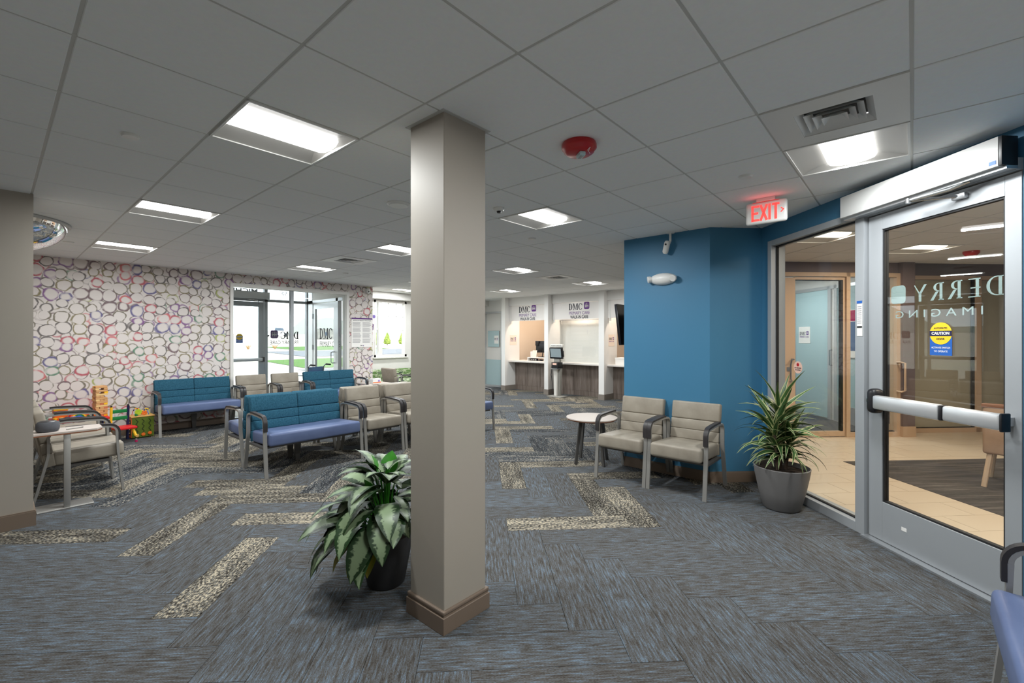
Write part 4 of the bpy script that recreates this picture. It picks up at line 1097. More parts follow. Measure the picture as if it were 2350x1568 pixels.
for q, ((a0, a1), (b0, b1)) in enumerate(zip(PIERS[:-1], PIERS[1:])):
    y0, y1 = b1, a0            # bay between the piers
    nm = ('first', 'second', 'third')[q]
    dk = empty('reception_desk', (10.3, y0, 0), 0, 'grey-brown wood front of the %s reception window' % nm, 'desk', 'reception desk fronts')
    w = y1 - y0
    n_ = 3 if q < 2 else 2
    for k in range(n_):
        one('panel', 'desk_wood', 0, 0.02, 0.002 + w * k / n_, w * (k + 1) / n_ - 0.004, 0.13, 0.82, dk, smooth=0)
    one('plinth', 'desk_wood', 0.005, 0.02, 0.002, w - 0.002, 0, 0.127, dk, smooth=0)
    ct = MB().box(10.0, 10.75, y0 + 0.001, y1 - 0.001, 0.825, 0.87, 0.004).build('worktop', 'counter_top', label='white worktop of the %s reception window' % nm, cat='worktop', group='reception worktops')
    sg = empty('reception_sign', (10.05, (y0 + y1) / 2, 0), 0, 'white lettered panel above the %s reception window' % nm, 'sign', 'lettered reception panels')
    one('board', 'sign_board', 0, 0.02, -w / 2 + 0.08, w / 2 - 0.002, 2.02, 2.455, sg, smooth=0)
    one('bracket', 'white_metal', -0.01, 0.06, w / 2 - 0.075, w / 2 - 0.035, 1.95, 2.455, sg, r=0.006)
    if q < 2: dmc_logo(sg, face_mat((-0.001, 0.03 if q == 0 else -0.08, 2.255), (0, -1, 0), (-1, 0, 0)), 0.64, ['PRIMARY CARE', 'WALK-IN CARE'])
    # warm lamp under the header
    lm = empty('counter_light', (10.28, (y0 + y1) / 2, 2.45), 0, 'warm lamp hidden above the %s reception window' % nm, 'lamp', 'reception counter lamps')
    MB().box(-0.06, 0.06, -0.3, 0.3, -0.012, 0.01).build('lens', 'lens_warm', lm, smooth=0)
    add_area('lamp', lm, (0, 0, -0.014), 0.1, 0.6, 11, (1.0, 0.84, 0.68), 3.0)
    if q == 1: continue
    nt_ = empty('counter_notice', (10.2, y1, 0), 0, 'white logo notice on the side wall of the %s reception window' % nm, 'notice', 'reception side notices')
    one('sheet', 'cream_paper', -0.14, 0.16, -0.004, -0.001, 1.32, 1.61, nt_, smooth=0)
    dmc_logo(nt_, face_mat((0.01, -0.0045, 1.47), (1, 0, 0), (0, -1, 0)), 0.25, ['PRIMARY CARE'])
# second window: sliding glass with a white blind behind
w8 = empty('window_8', (10.4, 0, 0), label='closed glass of the second reception window', kind='structure')
one('pane', 'glass', 0, 0.006, 5.81, 7.36, 0.87, 2.02, w8, smooth=0); one('blind', 'sign_board', 0.08, 0.09, 5.81, 7.36, 0.87, 2.46, w8, smooth=0)
one('rail', 'alu_paint', -0.02, 0.03, 5.81, 7.36, 2.0, 2.03, w8, smooth=0)
add_office = empty('office_light', (11.4, 8.1, CEIL), 0, 'warm ceiling light of the reception office', 'ceiling light')
MB().box(-0.3, 0.3, -0.3, 0.3, -0.004, 0.006).build('lens', 'lens_warm', add_office, smooth=0); add_area('lamp', add_office, (0, 0, -0.006), 0.5, 0.5, 16, (1.0, 0.84, 0.68))
MB().box(10.5, 12.4, 4.3, 9.1, CEIL + 0.01, CEIL + 0.05).build('ceiling_office', 'ceiling_tile', smooth=0, label='ceiling of the reception office', kind='structure')

# ------------------------------------------------------------ waiting-room seats
def arc(cx, cz, r, a0, a1, n=5):
    return [(cx + r * math.cos(a0 + (a1 - a0) * i / n), cz + r * math.sin(a0 + (a1 - a0) * i / n)) for i in range(n + 1)]
FRONT = [(-0.315, 0.0), (-0.275, 0.40), (-0.268, 0.585)]
CURVE = arc(-0.203, 0.585, 0.065, PI, 0.56 * PI, 5)
ARM_LINE = [(-0.10, 0.658), (0.06, 0.664), (0.165, 0.655)]
REAR = [(0.165, 0.655)] + [(0.20, 0.640), (0.215, 0.60), (0.215, 0.44), (0.235, 0.34), (0.285, 0.12), (0.315, 0.0)]
def seat_parts(root, width, seat_m, back_m, halves=1, metal='chair_metal'):
    lx = width / 2 - 0.0225
    for s in (-1, 1):
        T = Matrix.Translation((s * lx, 0, 0))
        MB().sweep(FRONT, 0.037, 0.020, T).build('leg', metal, root, smooth=50)
        MB().sweep(REAR, 0.037, 0.020, T).build('leg', metal, root, smooth=50)
        MB().sweep([FRONT[-1]] + CURVE + ARM_LINE, 0.037, 0.018, T).build('arm_rail', metal, root, smooth=50)
        pad = [(-0.287, 0.505), (-0.287, 0.585)] + arc(-0.203, 0.585, 0.084, PI, 0.56 * PI, 7)[1:] + [(-0.10, 0.676), (0.05, 0.682), (0.10, 0.679)]
        MB().sweep(pad, 0.041, 0.018, T).build('arm_pad', 'arm_pad', root, smooth=50)
    iw = width - 0.10
    mb = MB()
    T = Matrix.Translation((0, 0, 0.40)) @ Matrix.Rotation(math.radians(-2.5), 4, 'X')
    mb.box(-iw / 2, iw / 2, -0.330, 0.185, -0.072, 0.066, 0.028, 4, T)
    mb.build('seat', seat_m, root, smooth=60)
    MB().box(-iw / 2 - 0.03, iw / 2 + 0.03, -0.22, 0.17, 0.305, 0.325).build('seat_support', 'chair_metal_dark', root, smooth=0)
    mb = MB()
    R = Matrix.Translation((0, 0.165, 0.36)) @ Matrix.Rotation(math.radians(-9), 4, 'X')
    cuts = [(-0.03, 0.095), (0.095, 0.20), (0.20, 0.305), (0.305, 0.492)]
    for h in range(halves):
        x0 = -iw / 2 + iw * h / halves; x1 = x0 + iw / halves
        for z0, z1 in cuts:
            mb.box(x0, x1, 0.0, 0.075, z0, z1, 0.010 if z1 < 0.4 else 0.018, 3, R)
    mb.build('backrest', back_m, root, smooth=60)
    MB().box(-iw / 2 + 0.01, iw / 2 - 0.01, 0.070, 0.085, -0.02, 0.478, 0.006, 2, R).build('back_shell', back_m, root)
    if halves == 2:
        mb = MB(); mb.prism([(-0.045, 0.30), (0.045, 0.30), (0.025, 0.0), (-0.025, 0.0)], -0.012, 0.012, Matrix.Translation((0, 0.235, 0)) @ Matrix.Rotation(PI / 2, 4, 'X')); mb.build('leg', 'chair_metal_dark', root, smooth=0)

chair0 = empty('waiting_chair'); seat_parts(chair0, 0.603, 'beige_vinyl', 'beige_vinyl'); chair_used = False
bench0 = empty('waiting_bench'); seat_parts(bench0, 1.185, 'periwinkle_vinyl', 'blue_cloth', 2); bench_used = False
def put_chair(x, y, rz, label, group):
    global chair_used
    o = chair0 if not chair_used else copy_tree(chair0); chair_used = True
    o.location = (x, y, 0); o.rotation_euler = (0, 0, rz); return tag(o, label, 'chair', group)
def put_bench(x, y, rz, label, group):
    global bench_used
    o = bench0 if not bench_used else copy_tree(bench0); bench_used = True
    o.location = (x, y, 0); o.rotation_euler = (0, 0, rz); return tag(o, label, 'bench', group)
G1 = 'back-to-back seats in the middle of the room'
yF, yB = 5.552, 6.232
put_bench(2.520, yF, 0, 'teal and periwinkle bench in front, back to back with its twin', G1)
put_chair(3.430, yF, 0, 'beige vinyl chair next to the front teal bench', G1)
put_chair(4.040, yF, 0, 'beige vinyl chair cut off by the middle pillar', G1)
put_bench(4.945, yF, 0, 'teal bench mostly behind the pillar, one armrest showing beyond it', G1)
put_bench(2.520, yB, PI, 'teal bench turned to the wallpaper behind the front bench', G1)
put_chair(3.430, yB, PI, 'beige chair turned away behind the front beige chair', G1)
put_chair(4.040, yB, PI, 'beige chair turned away behind the pillar-cut chair', G1)
put_bench(4.945, yB, PI, 'teal bench turned away behind the pillar', G1)
G2 = 'seats along the ring wallpaper and entry window'
yW = 8.945
put_bench(2.26, yW, 0, 'teal and periwinkle bench against the ring wallpaper beside the toys', G2)
put_chair(3.158, yW, 0, 'beige chair under the entry door push bar', G2)
put_chair(3.765, yW, 0, 'beige chair in front of the window mullion', G2)
put_bench(4.662, yW, 0, 'teal bench under the side door of the entry window', G2)
put_chair(6.25, 9.0, PI / 2, 'grey-beige chair seen side-on in front of the alcove window', G2)
G3 = 'beige chairs along the edge wall'
put_chair(0.555, 6.27, PI / 2, 'beige chair closest to the small laptop table', G3)
put_chair(0.555, 6.92, PI / 2, 'beige chair in the middle of the side-on row of three', G3)
put_chair(0.555, 7.57, PI / 2, 'beige chair nearest the toys in the side-on row of three', G3)
G4 = 'beige chairs at the blue wall'
put_chair(4.690, 2.335, -PI / 2, 'beige vinyl chair beside the small round table', G4)
put_chair(4.690, 1.735, -PI / 2, 'beige vinyl chair beside the potted dracaena', G4)
put_bench(2.24, -0.575, PI, 'periwinkle bench corner cut off by the picture edge', 'bench by the door')
# lobby chair
lc = empty('lobby_chair', (6.91, -0.86, 0.005), math.radians(80), 'beige upholstered chair seen through the lobby door glass', 'chair')
for sx, sy in ((-1, -1), (1, -1), (-1, 1), (1, 1)):
    MB().tube([(sx * 0.22, sy * 0.22, 0.42), (sx * 0.27, sy * 0.27, 0.0)], 0.022, 8).build('leg', 'tan_frame', lc)
MB().box(-0.28, 0.28, -0.28, 0.26, 0.38, 0.48, 0.03, 3).build('seat', 'lobby_vinyl', lc)
MB().box(-0.28, 0.28, 0.20, 0.28, 0.34, 0.82, 0.025, 3).build('backrest', 'lobby_vinyl', lc)
MB().box(-0.29, 0.29, 0.195, 0.285, 0.81, 0.85, 0.012, 2).build('top_rail', 'edge_wood', lc)

# ------------------------------------------------------------ tables
rt = empty('round_table', (4.86, 2.965, 0), 0.4, 'small round side table beside the beige chair at the blue wall', 'table')
MB().lathe([(0.0, 0.525), (0.285, 0.525), (0.306, 0.535), (0.310, 0.545)], 40).build('table_edge', 'edge_wood', rt)
MB().lathe([(0.310, 0.545), (0.309, 0.556), (0.0, 0.556)], 40).build('table_top', 'laminate', rt)
for q in range(4):
    a = PI / 4 + q * PI / 2
    MB().bar((0.16 * math.cos(a), 0.16 * math.sin(a), 0.525), (0.235 * math.cos(a), 0.235 * math.sin(a), 0.0), 0.04, 0.018, up=(math.cos(a + 1.57), math.sin(a + 1.57), 0)).build('leg', 'chair_metal_dark', rt, smooth=0)
lt = empty('laptop_table', (0.44, 5.775, 0), 0, 'small pale laptop table on one post beside the edge pillar', 'table')
MB().box(-0.19, 0.18, -0.105, 0.125, 0, 0.012, 0.003).build('base_plate', 'chair_metal', lt, smooth=0)
MB().box(-0.02, 0.025, -0.09, -0.055, 0.012, 0.665, 0.004).build('post', 'chair_metal', lt)
MB().prism([(-0.25, -0.10), (0.20, -0.10), (0.245, -0.02), (0.245, 0.18), (-0.25, 0.18)], 0.664, 0.676).build('table_edge', 'edge_wood', lt, smooth=0)
MB().prism([(-0.25, -0.10), (0.20, -0.10), (0.245, -0.02), (0.245, 0.18), (-0.25, 0.18)], 0.676, 0.69).build('table_top', 'laminate', lt, smooth=0)
sp_ = empty('smart_speaker', (0.325, 5.80, 0.69), 0, 'round grey fabric speaker on the laptop table', 'speaker')
MB().lathe([(0.0, 0.0), (0.062, 0.0), (0.075, 0.012), (0.079, 0.04), (0.075, 0.075), (0.062, 0.09)], 28).build('body', 'fabric_grey', sp_)
MB().lathe([(0.062, 0.09), (0.055, 0.094), (0.0, 0.094)], 28).build('top_ring', 'black_plastic', sp_)
pn = empty('pen', (0.50, 5.80, 0.690), 0.3, 'thin grey pen lying on the laptop table', 'pen')
MB().tube([(-0.06, 0, 0.005), (0.05, 0, 0.005)], 0.005, 8).build('barrel', 'kiosk_grey', pn); MB().tube([(0.05, 0, 0.005), (0.065, 0, 0.005)], [0.005, 0.001], 8).build('tip', 'dark', pn)
ctb = empty('corner_table', (5.545, 8.93, 0), 0, 'pale square corner table at the end of the window seats', 'table')
MB().box(-0.27, 0.27, -0.27, 0.27, 0.515, 0.54, 0.006).build('table_top', 'laminate', ctb)
for sx, sy in ((-1, -1), (1, -1), (1, 1), (-1, 1)): MB().box(sx * 0.22 - 0.02, sx * 0.22 + 0.02, sy * 0.22 - 0.02, sy * 0.22 + 0.02, 0, 0.515).build('leg', 'chair_metal', ctb, smooth=0)
hs = empty('hand_sanitizer', (5.36, 8.90, 0.54), 0, 'clear hand sanitizer bottle with a black pump on the corner table', 'bottle')
MB().lathe([(0.0, 0), (0.032, 0), (0.034, 0.01), (0.034, 0.09), (0.02, 0.11), (0.012, 0.115)], 16).build('body', 'frosted', hs)
MB().lathe([(0.012, 0.113), (0.014, 0.13), (0.005, 0.135), (0.005, 0.155), (0.0, 0.155)], 12).build('pump', 'black_plastic', hs); MB().box(-0.035, 0.008, -0.006, 0.006, 0.15, 0.16).build('nozzle', 'black_plastic', hs, smooth=0)
tb = empty('tissue_box', (5.50, 8.80, 0.54), 0.15, 'white and red tissue box on the corner table', 'box')
MB().box(-0.11, 0.11, -0.06, 0.06, 0, 0.10, 0.003).build('carton', 'white_paper', tb, smooth=0); one('print', 'toy_orange', -0.111, 0.111, -0.0615, -0.06, 0.012, 0.03, tb, smooth=0); one('print', 'toy_violet', 0.03, 0.08, -0.0615, -0.06, 0.035, 0.07, tb, smooth=0)
# banquette under the alcove window
bq = empty('banquette', (7.6, 9.95, 0), 0, 'green patterned banquette under the alcove window', 'bench')
MB().box(-1.6, 1.6, -0.30, 0.33, 0.0, 0.36).build('plinth', 'chair_metal_dark', bq, smooth=0)
MB().box(-1.6, 1.6, -0.32, 0.30, 0.36, 0.47, 0.03, 3).build('seat', 'green_pattern', bq)
MB().box(-1.6, 1.6, 0.20, 0.33, 0.47, 0.72, 0.03, 3).build('backrest', 'green_pattern', bq)

# ------------------------------------------------------------ children's corner
def pencil(name, root, p, q, m, tip='toy_magenta'):
    p, q = Vector(p), Vector(q); d = (q - p)
    o = MB().tube([p, q], 0.021, 8).build(name, m, root)
    MB().tube([q, q + d.normalized() * 0.02], 0.015, 8).build('pencil_tip', 'black_plastic', o)
    return o
kc = empty('child_chair', (1.255, 8.66, 0), 0.25, 'small wooden chair with pencil legs and a red seat by the toy cube', 'chair')
pencil('leg', kc, (0.13, -0.14, 0.09), (0.10, -0.09, 0.20), 'toy_yellow'); pencil('leg', kc, (-0.13, -0.14, 0.05), (-0.10, -0.10, 0.20), 'toy_navy')
pencil('post', kc, (0.12, 0.13, 0.02), (0.12, 0.10, 0.52), 'toy_navy'); pencil('post', kc, (-0.12, 0.13, 0.02), (-0.12, 0.10, 0.52), 'toy_yellow')
for x, y in ((0.13, -0.14), (-0.13, -0.14)):
    MB().tube([(x, y, 0.05), (x * 1.02, y * 1.02, 0.025)], 0.018, 8).build('ferrule', 'steel', kc); MB().tube([(x * 1.02, y * 1.02, 0.0), (x * 1.02, y * 1.02, 0.028)], 0.021, 8).build('eraser', 'toy_magenta', kc)
MB().box(-0.15, 0.15, -0.15, 0.14, 0.20, 0.235, 0.01).build('seat', 'toy_red', kc)
for z in (0.35, 0.45): MB().box(-0.12, 0.12, 0.095, 0.115, z - 0.025, z + 0.025, 0.004).build('back_rail', 'toy_green', kc)
kc.scale = (0.85, 0.85, 1.0)
kt = empty('child_table', (0.815, 8.90, 0), 0, 'low red play table with pencil legs behind the side-on chairs', 'table')
MB().box(-0.30, 0.30, -0.22, 0.22, 0.36, 0.395, 0.01).build('table_top', 'toy_red', kt)
for sx, sy, m in ((-1, -1, 'toy_yellow'), (1, -1, 'toy_yellow'), (1, 1, 'toy_navy'), (-1, 1, 'toy_navy')): pencil('leg', kt, (sx * 0.27, sy * 0.19, 0.0), (sx * 0.26, sy * 0.18, 0.335), m)
bt = empty('block_tower', (1.03, 8.86, 0.3955), 0.2, 'tall tower of thin wooden blocks on the red play table', 'tower')
bmesh_ = {}
for lv in range(16):
    for q in range(3):
        if (lv, q) in ((12, 1), (10, 2), (14, 1)): continue
        m = ['wood_block', 'wood_block_pale', 'wood_block_red', 'wood_block', 'toy_yellow'][(lv * 3 + q * 2 + lv // 3) % 5]
        if m not in bmesh_:
            o = MB().box(-0.022, 0.022, -0.066, 0.066, 0, 0.026, 0.002, 1).build('block', m, bt, smooth=0); bmesh_[m] = o.data
        else:
            o = bpy.data.objects.new('block', bmesh_[m]); COL.objects.link(o); o.parent = bt
        ang = (PI / 2 if lv % 2 else 0) + random.uniform(-0.05, 0.05); dx = (q - 1) * 0.0455
        o.location = (dx * math.cos(ang) + random.uniform(-0.003, 0.003), dx * math.sin(ang), lv * 0.0272); o.rotation_euler = (0, 0, ang)
yt = empty('yellow_brick_tub', (0.62, 8.90, 0.3955), 0.1, 'yellow tub with round studs on the red play table', 'toy')
MB().box(-0.07, 0.07, -0.06, 0.06, 0, 0.13, 0.008).build('body', 'toy_orange', yt); MB().box(-0.076, 0.076, -0.066, 0.066, 0.13, 0.16, 0.006).build('lid', 'toy_yellow', yt)
for sx in (-0.045, 0, 0.045):
    for sy in (-0.03, 0.03): MB().lathe([(0.017, 0.16), (0.017, 0.175), (0.0, 0.175)], 12, Matrix.Translation((sx, sy, 0))).build('stud', 'toy_yellow', yt)
rb = empty('rainbow_stacker', (0.80, 8.80, 0.3955), 0.05, 'nested rainbow arches toy on the red play table', 'toy')
for r, m in ((0.105, 'toy_red'), (0.088, 'toy_orange'), (0.071, 'toy_yellow'), (0.054, 'toy_green'), (0.037, 'toy_blue'), (0.021, 'toy_violet')):
    MB().sweep([(r * math.cos(PI * q / 14), r * math.sin(PI * q / 14)) for q in range(15)], 0.05, 0.0165, Matrix.Rotation(PI / 2, 4, 'Z')).build('arch', m, rb)
for q, (x, m) in enumerate(((0.56, 'toy_yellow'), (0.615, 'toy_wood'), (0.68, 'toy_navy'), (0.74, 'toy_violet'), (0.90, 'toy_green'), (0.95, 'toy_orange'))):
    t = ('yellow', 'wooden', 'navy', 'violet', 'green', 'orange')[q]
    o = empty('stacking_cup', (x, 8.725 - 0.008 * (q % 2), 0.3955), 0, '%s stacking cup in front on the red play table' % t, 'toy', 'stacking cups on the play table')
    MB().lathe([(0.0, 0), (0.018, 0), (0.023, 0.04), (0.020, 0.04), (0.016, 0.004), (0, 0.004)], 14).build('cup', m, o)
    MB().lathe([(0.0222, 0.036), (0.0255, 0.038), (0.0255, 0.043), (0.0222, 0.043)], 14).build('rim', m, o)
tc_ = empty('activity_cube', (1.515, 8.98, 0), 0.04, 'wooden activity cube with an olive front and orange side', 'toy')
S = 0.135
MB().box(-S, S, -S, S, 0.012, 0.32, 0.004).build('body', 'toy_wood', tc_, smooth=0)
one('front_panel', 'toy_olive', -S + 0.002, S - 0.002, -S - 0.006, -S, 0.014, 0.318, tc_, smooth=0)
sd = one('side_panel', 'toy_orange', -S - 0.006, -S, -S + 0.002, S - 0.002, 0.014, 0.318, tc_, smooth=0)
MB().box(-S - 0.012, S + 0.012, -S - 0.012, S + 0.012, 0.32, 0.335, 0.003).build('top_board', 'toy_wood', tc_, smooth=0)
for q, x in enumerate((-0.075, 0.0, 0.08)):
    mb = MB()
    for k in range(6): mb.bar((x + (0.014 if k % 2 else -0.014), -S - 0.008, 0.07 + k * 0.037), (x + (-0.014 if k % 2 else 0.014), -S - 0.008, 0.107 + k * 0.037), 0.010, 0.004)
    mb.build('zigzag_slot', 'dark', tc_, smooth=0)
    MB().lathe([(0.0, 0.02), (0.022, 0.018), (0.026, 0.008), (0.022, 0)], 16, Matrix.Translation((x, -S - 0.007, 0.045 + 0.01 * q)) @ Matrix.Rotation(PI / 2, 4, 'X')).build('slider_knob', ('toy_wood', 'toy_orange', 'toy_orange')[q], tc_)
one('abacus_window', 'dark', -S - 0.009, -S - 0.006, -S + 0.03, S - 0.03, 0.05, 0.28, sd, smooth=0)
for k in range(4):
    for h in range(3): MB().lathe([(0.0, -0.012), (0.016, 0), (0.0, 0.012)], 10, Matrix.Translation((-S - 0.014, -0.06 + 0.06 * h, 0.08 + 0.055 * k))).build('bead', ('wood_block_pale', 'toy_wood', 'wood_block')[h], sd)
for x0, x1, y, hgt, m in ((-0.10, 0.02, 0.05, 0.10, 'toy_red'), (0.03, 0.12, 0.02, 0.09, 'toy_lime'), (-0.04, 0.09, -0.05, 0.07, 'toy_blue')):
    pts = [(x0 + (x1 - x0) * k / 10, y, 0.335 + hgt * math.sin(PI * k / 10) ** 0.5) for k in range(11)]
    w_ = MB().tube(pts, 0.004, 6).build('bead_wire', m, tc_)
    for k in (2, 4, 7): MB().lathe([(0.0, -0.013), (0.013, 0), (0.0, 0.013)], 10, Matrix.Translation(pts[k])).build('bead', ('toy_red', 'toy_yellow', 'toy_navy')[k % 3], w_)
for x, z, r, m in ((-0.05, 0.395, 0.045, 'toy_lime'), (0.025, 0.375, 0.035, 'toy_orange'), (-0.075, 0.355, 0.022, 'toy_green')):
    MB().lathe([(0.0, 0.008), (r * 0.5, 0.012)] + [(r, 0.010), (r, 0.0), (0, 0.0)], 9, Matrix.Translation((x, -0.09, z)) @ Matrix.Rotation(PI / 2, 4, 'X')).build('gear', m, tc_, smooth=20)

# ------------------------------------------------------------ plants
def leaf_mesh(name, m, L, W, a0, a1, fold=0.25, n=9, shape='ovate', petiole=0.0, twist=0.0):
    """leaf lying along local +x, rising at a0 and bending down to a1 (radians)"""
    vs, fs, uv = [], [], []
    x = z = 0.0; pts = []
    for i in range(n + 1):
        t = i / n; pts.append((x, z)); a = a0 + (a1 - a0) * t ** 1.2
        x += L / n * math.cos(a); z += L / n * math.sin(a)
    for i, (px, pz) in enumerate(pts):
        t = i / n
        if shape == 'ovate': w = W * max(0.0, math.sin(PI * min(1, t * 1.02) ** 0.8)) ** 0.75 if t < 0.98 else 0.0
        else: w = W * (0.55 + 0.45 * math.sin(PI * min(1.0, t * 1.3 + 0.1))) * (1 - t ** 4) if t < 1 else 0.0
        w = max(w, 0.0008); a = a0 + (a1 - a0) * t ** 1.2; up = Vector((-math.sin(a), 0, math.cos(a)))
        for s in (-1, -0.5, 0, 0.5, 1):
            ripple = 0.02 * W * math.sin(t * 23 + s * 3)
            p = Vector((px, 0, pz)) + Vector((0, s * w, 0)) + up * (abs(s) * w * fold - abs(s) ** 3 * w * fold * 0.5 + ripple)
            vs.append(p); uv.append((s * 0.5 + 0.5, t))
    for i in range(n):
        for k in range(4): fs.append([i * 5 + k, i * 5 + k + 1, (i + 1) * 5 + k + 1, (i + 1) * 5 + k])
    mb = MB(); mb.add(vs, fs, Matrix.Rotation(twist, 4, 'X') if twist else None, uvs=uv)
    o = mb.build(name, m); me = o.data; bpy.data.objects.remove(o); return me
def put(me, parent, loc, rot, sc=1.0, name='leaf'):
    o = bpy.data.objects.new(name, me); COL.objects.link(o); o.parent = parent; o.location = loc; o.rotation_euler = rot; o.scale = (sc, sc, sc); return o

pr = random.Random(21)
p1 = empty('aglaonema_plant', (1.625, 2.475, 0), 0, 'bushy silver and green leaved plant in a dark pot behind the pillar', 'potted plant')
pot = MB().lathe([(0.0, 0.0), (0.105, 0.0), (0.115, 0.01), (0.150, 0.20), (0.162, 0.31), (0.156, 0.31), (0.145, 0.27)], 36).build('pot', 'pot_dark', p1)
MB().lathe([(0.147, 0.275), (0.0, 0.285)], 24).build('soil', 'soil', pot)
LV = [leaf_mesh('leaf', 'leaf_silver', 0.33, 0.070, math.radians(a0), math.radians(a1), 0.22, 10) for a0, a1 in ((30, -50), (10, -75), (-15, -88), (45, -25))]
LG = leaf_mesh('leaf', 'leaf_green', 0.16, 0.055, math.radians(75), math.radians(55), 0.25, 8); LY = leaf_mesh('leaf', 'leaf_yellow', 0.24, 0.045, math.radians(-30), math.radians(-85), 0.3, 8)
_k = 0
for ring, (count, r0, z0, zr, tilt, sc) in enumerate(((15, 0.18, 0.33, 0.05, -0.1, 0.95), (16, 0.16, 0.42, 0.05, 0.0, 1.0), (16, 0.13, 0.50, 0.05, 0.0, 1.0), (14, 0.09, 0.57, 0.05, 0.1, 0.95), (11, 0.05, 0.63, 0.04, 0.15, 0.82), (6, 0.02, 0.68, 0.03, 0.3, 0.62))):
    for q in range(count):
        a = 2 * PI * (q + 0.5 * (ring % 2)) / count + pr.uniform(-0.18, 0.18)
        z = z0 + pr.uniform(-zr, zr); r = r0 + pr.uniform(-0.03, 0.03)
        if r * math.sin(a) < -0.14 and r * math.cos(a) > -0.13: continue      # the pillar stands there
        lf = LV[(0, 1, 2, 1)[(_k + ring) % 4] if ring < 4 else (0, 3)[q % 2]]; _k += 1
        s_ = sc * pr.uniform(0.92, 1.2)
        if math.sin(a) < -0.35 and math.cos(a) > -0.35: s_ *= 0.62
        b_ = Vector((r * math.cos(a), r * math.sin(a), z))
        put(lf, p1, b_, (pr.uniform(-0.3, 0.3), -tilt * 0.6 + pr.uniform(-0.14, 0.14), a), s_)
        MB().tube([(0.3 * b_.x, 0.3 * b_.y, 0.27), (0.6 * b_.x, 0.6 * b_.y, 0.27 + (z - 0.27) * 0.7), b_], 0.004, 5, False).build('stalk', 'leaf_green', p1)
for a, r, z, s in ((2.3, 0.03, 0.62, 1.15), (0.9, 0.05, 0.65, 1.0), (3.3, 0.10, 0.56, 0.8)):
    put(LG, p1, (r * math.cos(a), r * math.sin(a), z), (0.2, 0, a), s)
    MB().tube([(0, 0, 0.27), (r * math.cos(a), r * math.sin(a), z)], 0.005, 5, False).build('stalk', 'leaf_green', p1)
for a, r, z in ((-2.5, 0.17, 0.34), (2.9, 0.19, 0.31), (-2.9, 0.18, 0.33)): put(LY, p1, (r * math.cos(a), r * math.sin(a), z), (0, 0, a), 0.9)

p2 = empty('dracaena_plant', (4.68, 0.885, 0), 0, 'potted dracaena with striped strap leaves beside the sidelight', 'potted plant')
pot = MB().lathe([(0.0, 0.0), (0.135, 0.0), (0.150, 0.012), (0.185, 0.15), (0.215, 0.30), (0.226, 0.372), (0.218, 0.376), (0.205, 0.33)], 40).build('pot', 'pot_grey', p2)
MB().lathe([(0.207, 0.335), (0.0, 0.345)], 24).build('soil', 'soil', pot)
LS = [leaf_mesh('leaf', 'leaf_strap', 0.42, 0.029, math.radians(a0), math.radians(a1), 0.5, 10, 'strap') for a0, a1 in ((78, 48), (58, -12), (40, -50), (22, -72), (60, 35))]
pr = random.Random(5)
for cx_, cy_, top, cnt in ((0.02, 0.02, 0.90, 50), (-0.06, 0.05, 0.74, 40), (0.06, -0.05, 0.64, 36)):
    MB().tube([(cx_ * 0.5, cy_ * 0.5, 0.33), (cx_ * 0.8, cy_ * 0.8, (0.33 + top) / 2), (cx_, cy_, top)], 0.013, 8).build('cane', 'bark', p2)
    for q in range(cnt):
        t = q / (cnt - 1); z = 0.42 + (top - 0.42) * t; a = q * 2.399 + pr.uniform(-0.3, 0.3)
        lf = LS[0] if t > 0.93 else LS[4] if t > 0.85 else LS[1] if t > 0.62 else LS[2] if t > 0.3 else LS[3]
        f = 0.5 + (z - 0.33) / (top - 0.33) * 0.5
        put(lf, p2, (cx_ * f, cy_ * f, z), (pr.uniform(-0.5, 0.5), pr.uniform(-0.15, 0.15), a), pr.uniform(0.72, 1.05) * (0.8 if t < 0.2 else 1.0))

# ------------------------------------------------------------ ceiling devices
def at(i, j): return (GX + PITCH * i, GY + PITCH * j, CEIL)
fa = empty('fire_strobe', at(1.48, 0.47), math.radians(-35), 'red round fire alarm with a clear strobe on the ceiling beside the pillar', 'fire alarm')
MB().lathe([(0.10, 0.0), (0.105, -0.012), (0.105, -0.030), (0.096, -0.036), (0.090, -0.052), (0.070, -0.066), (0.0, -0.068)], 36).build('body', 'red', fa)
MB().box(-0.018, 0.018, -0.062, 0.005, -0.092, -0.066, 0.006, 3).build('strobe_lens', 'frosted', fa)
MB().box(-0.008, 0.008, -0.052, -0.005, -0.094, -0.09).build('strobe_tube', 'steel', fa, smooth=0)
mb = MB(); put_text(mb, 'FIRE', 0.034, face_mat((0.045, -0.058, -0.060), (0.6, 0.75, 0), (0.55, -0.45, -0.75)), 0.0006); mb.build('lettering', 'white_paper', fa, smooth=0)
def disc(name, ij, label, cat, r, h, m='white_metal', inner=None):
    o = empty(name, at(*ij), 0, label, cat)
    MB().lathe([(r, 0.0), (r, -h * 0.35), (r * 0.86, -h), (0.0, -h)], 32).build('cover', m, o)
    if inner: MB().lathe([(r * inner, -h), (r * inner * 0.96, -h - 0.003), (0, -h - 0.003)], 28).build('grille', 'vent_metal', o)
    else: MB().lathe([(r * 1.12, 0.0), (r * 1.12, -0.003), (r, -0.003)], 32).build('rim', m, o)
    return o
disc('sprinkler_cover', (-1.48, 3.56), 'flat round sprinkler cover on the ceiling above the left seats', 'sprinkler', 0.044, 0.014)
disc('ceiling_speaker', (1.49, 3.52), 'round white ceiling speaker just behind the pillar head', 'speaker', 0.10, 0.016, inner=0.82)
sm = disc('smoke_detector', (2.60, 2.59), 'small white smoke detector on the ceiling beside the pillar edge', 'detector', 0.05, 0.028)
MB().lathe([(0.022, -0.028), (0.018, -0.042), (0.0, -0.042)], 20).build('sensor', 'dark', sm)
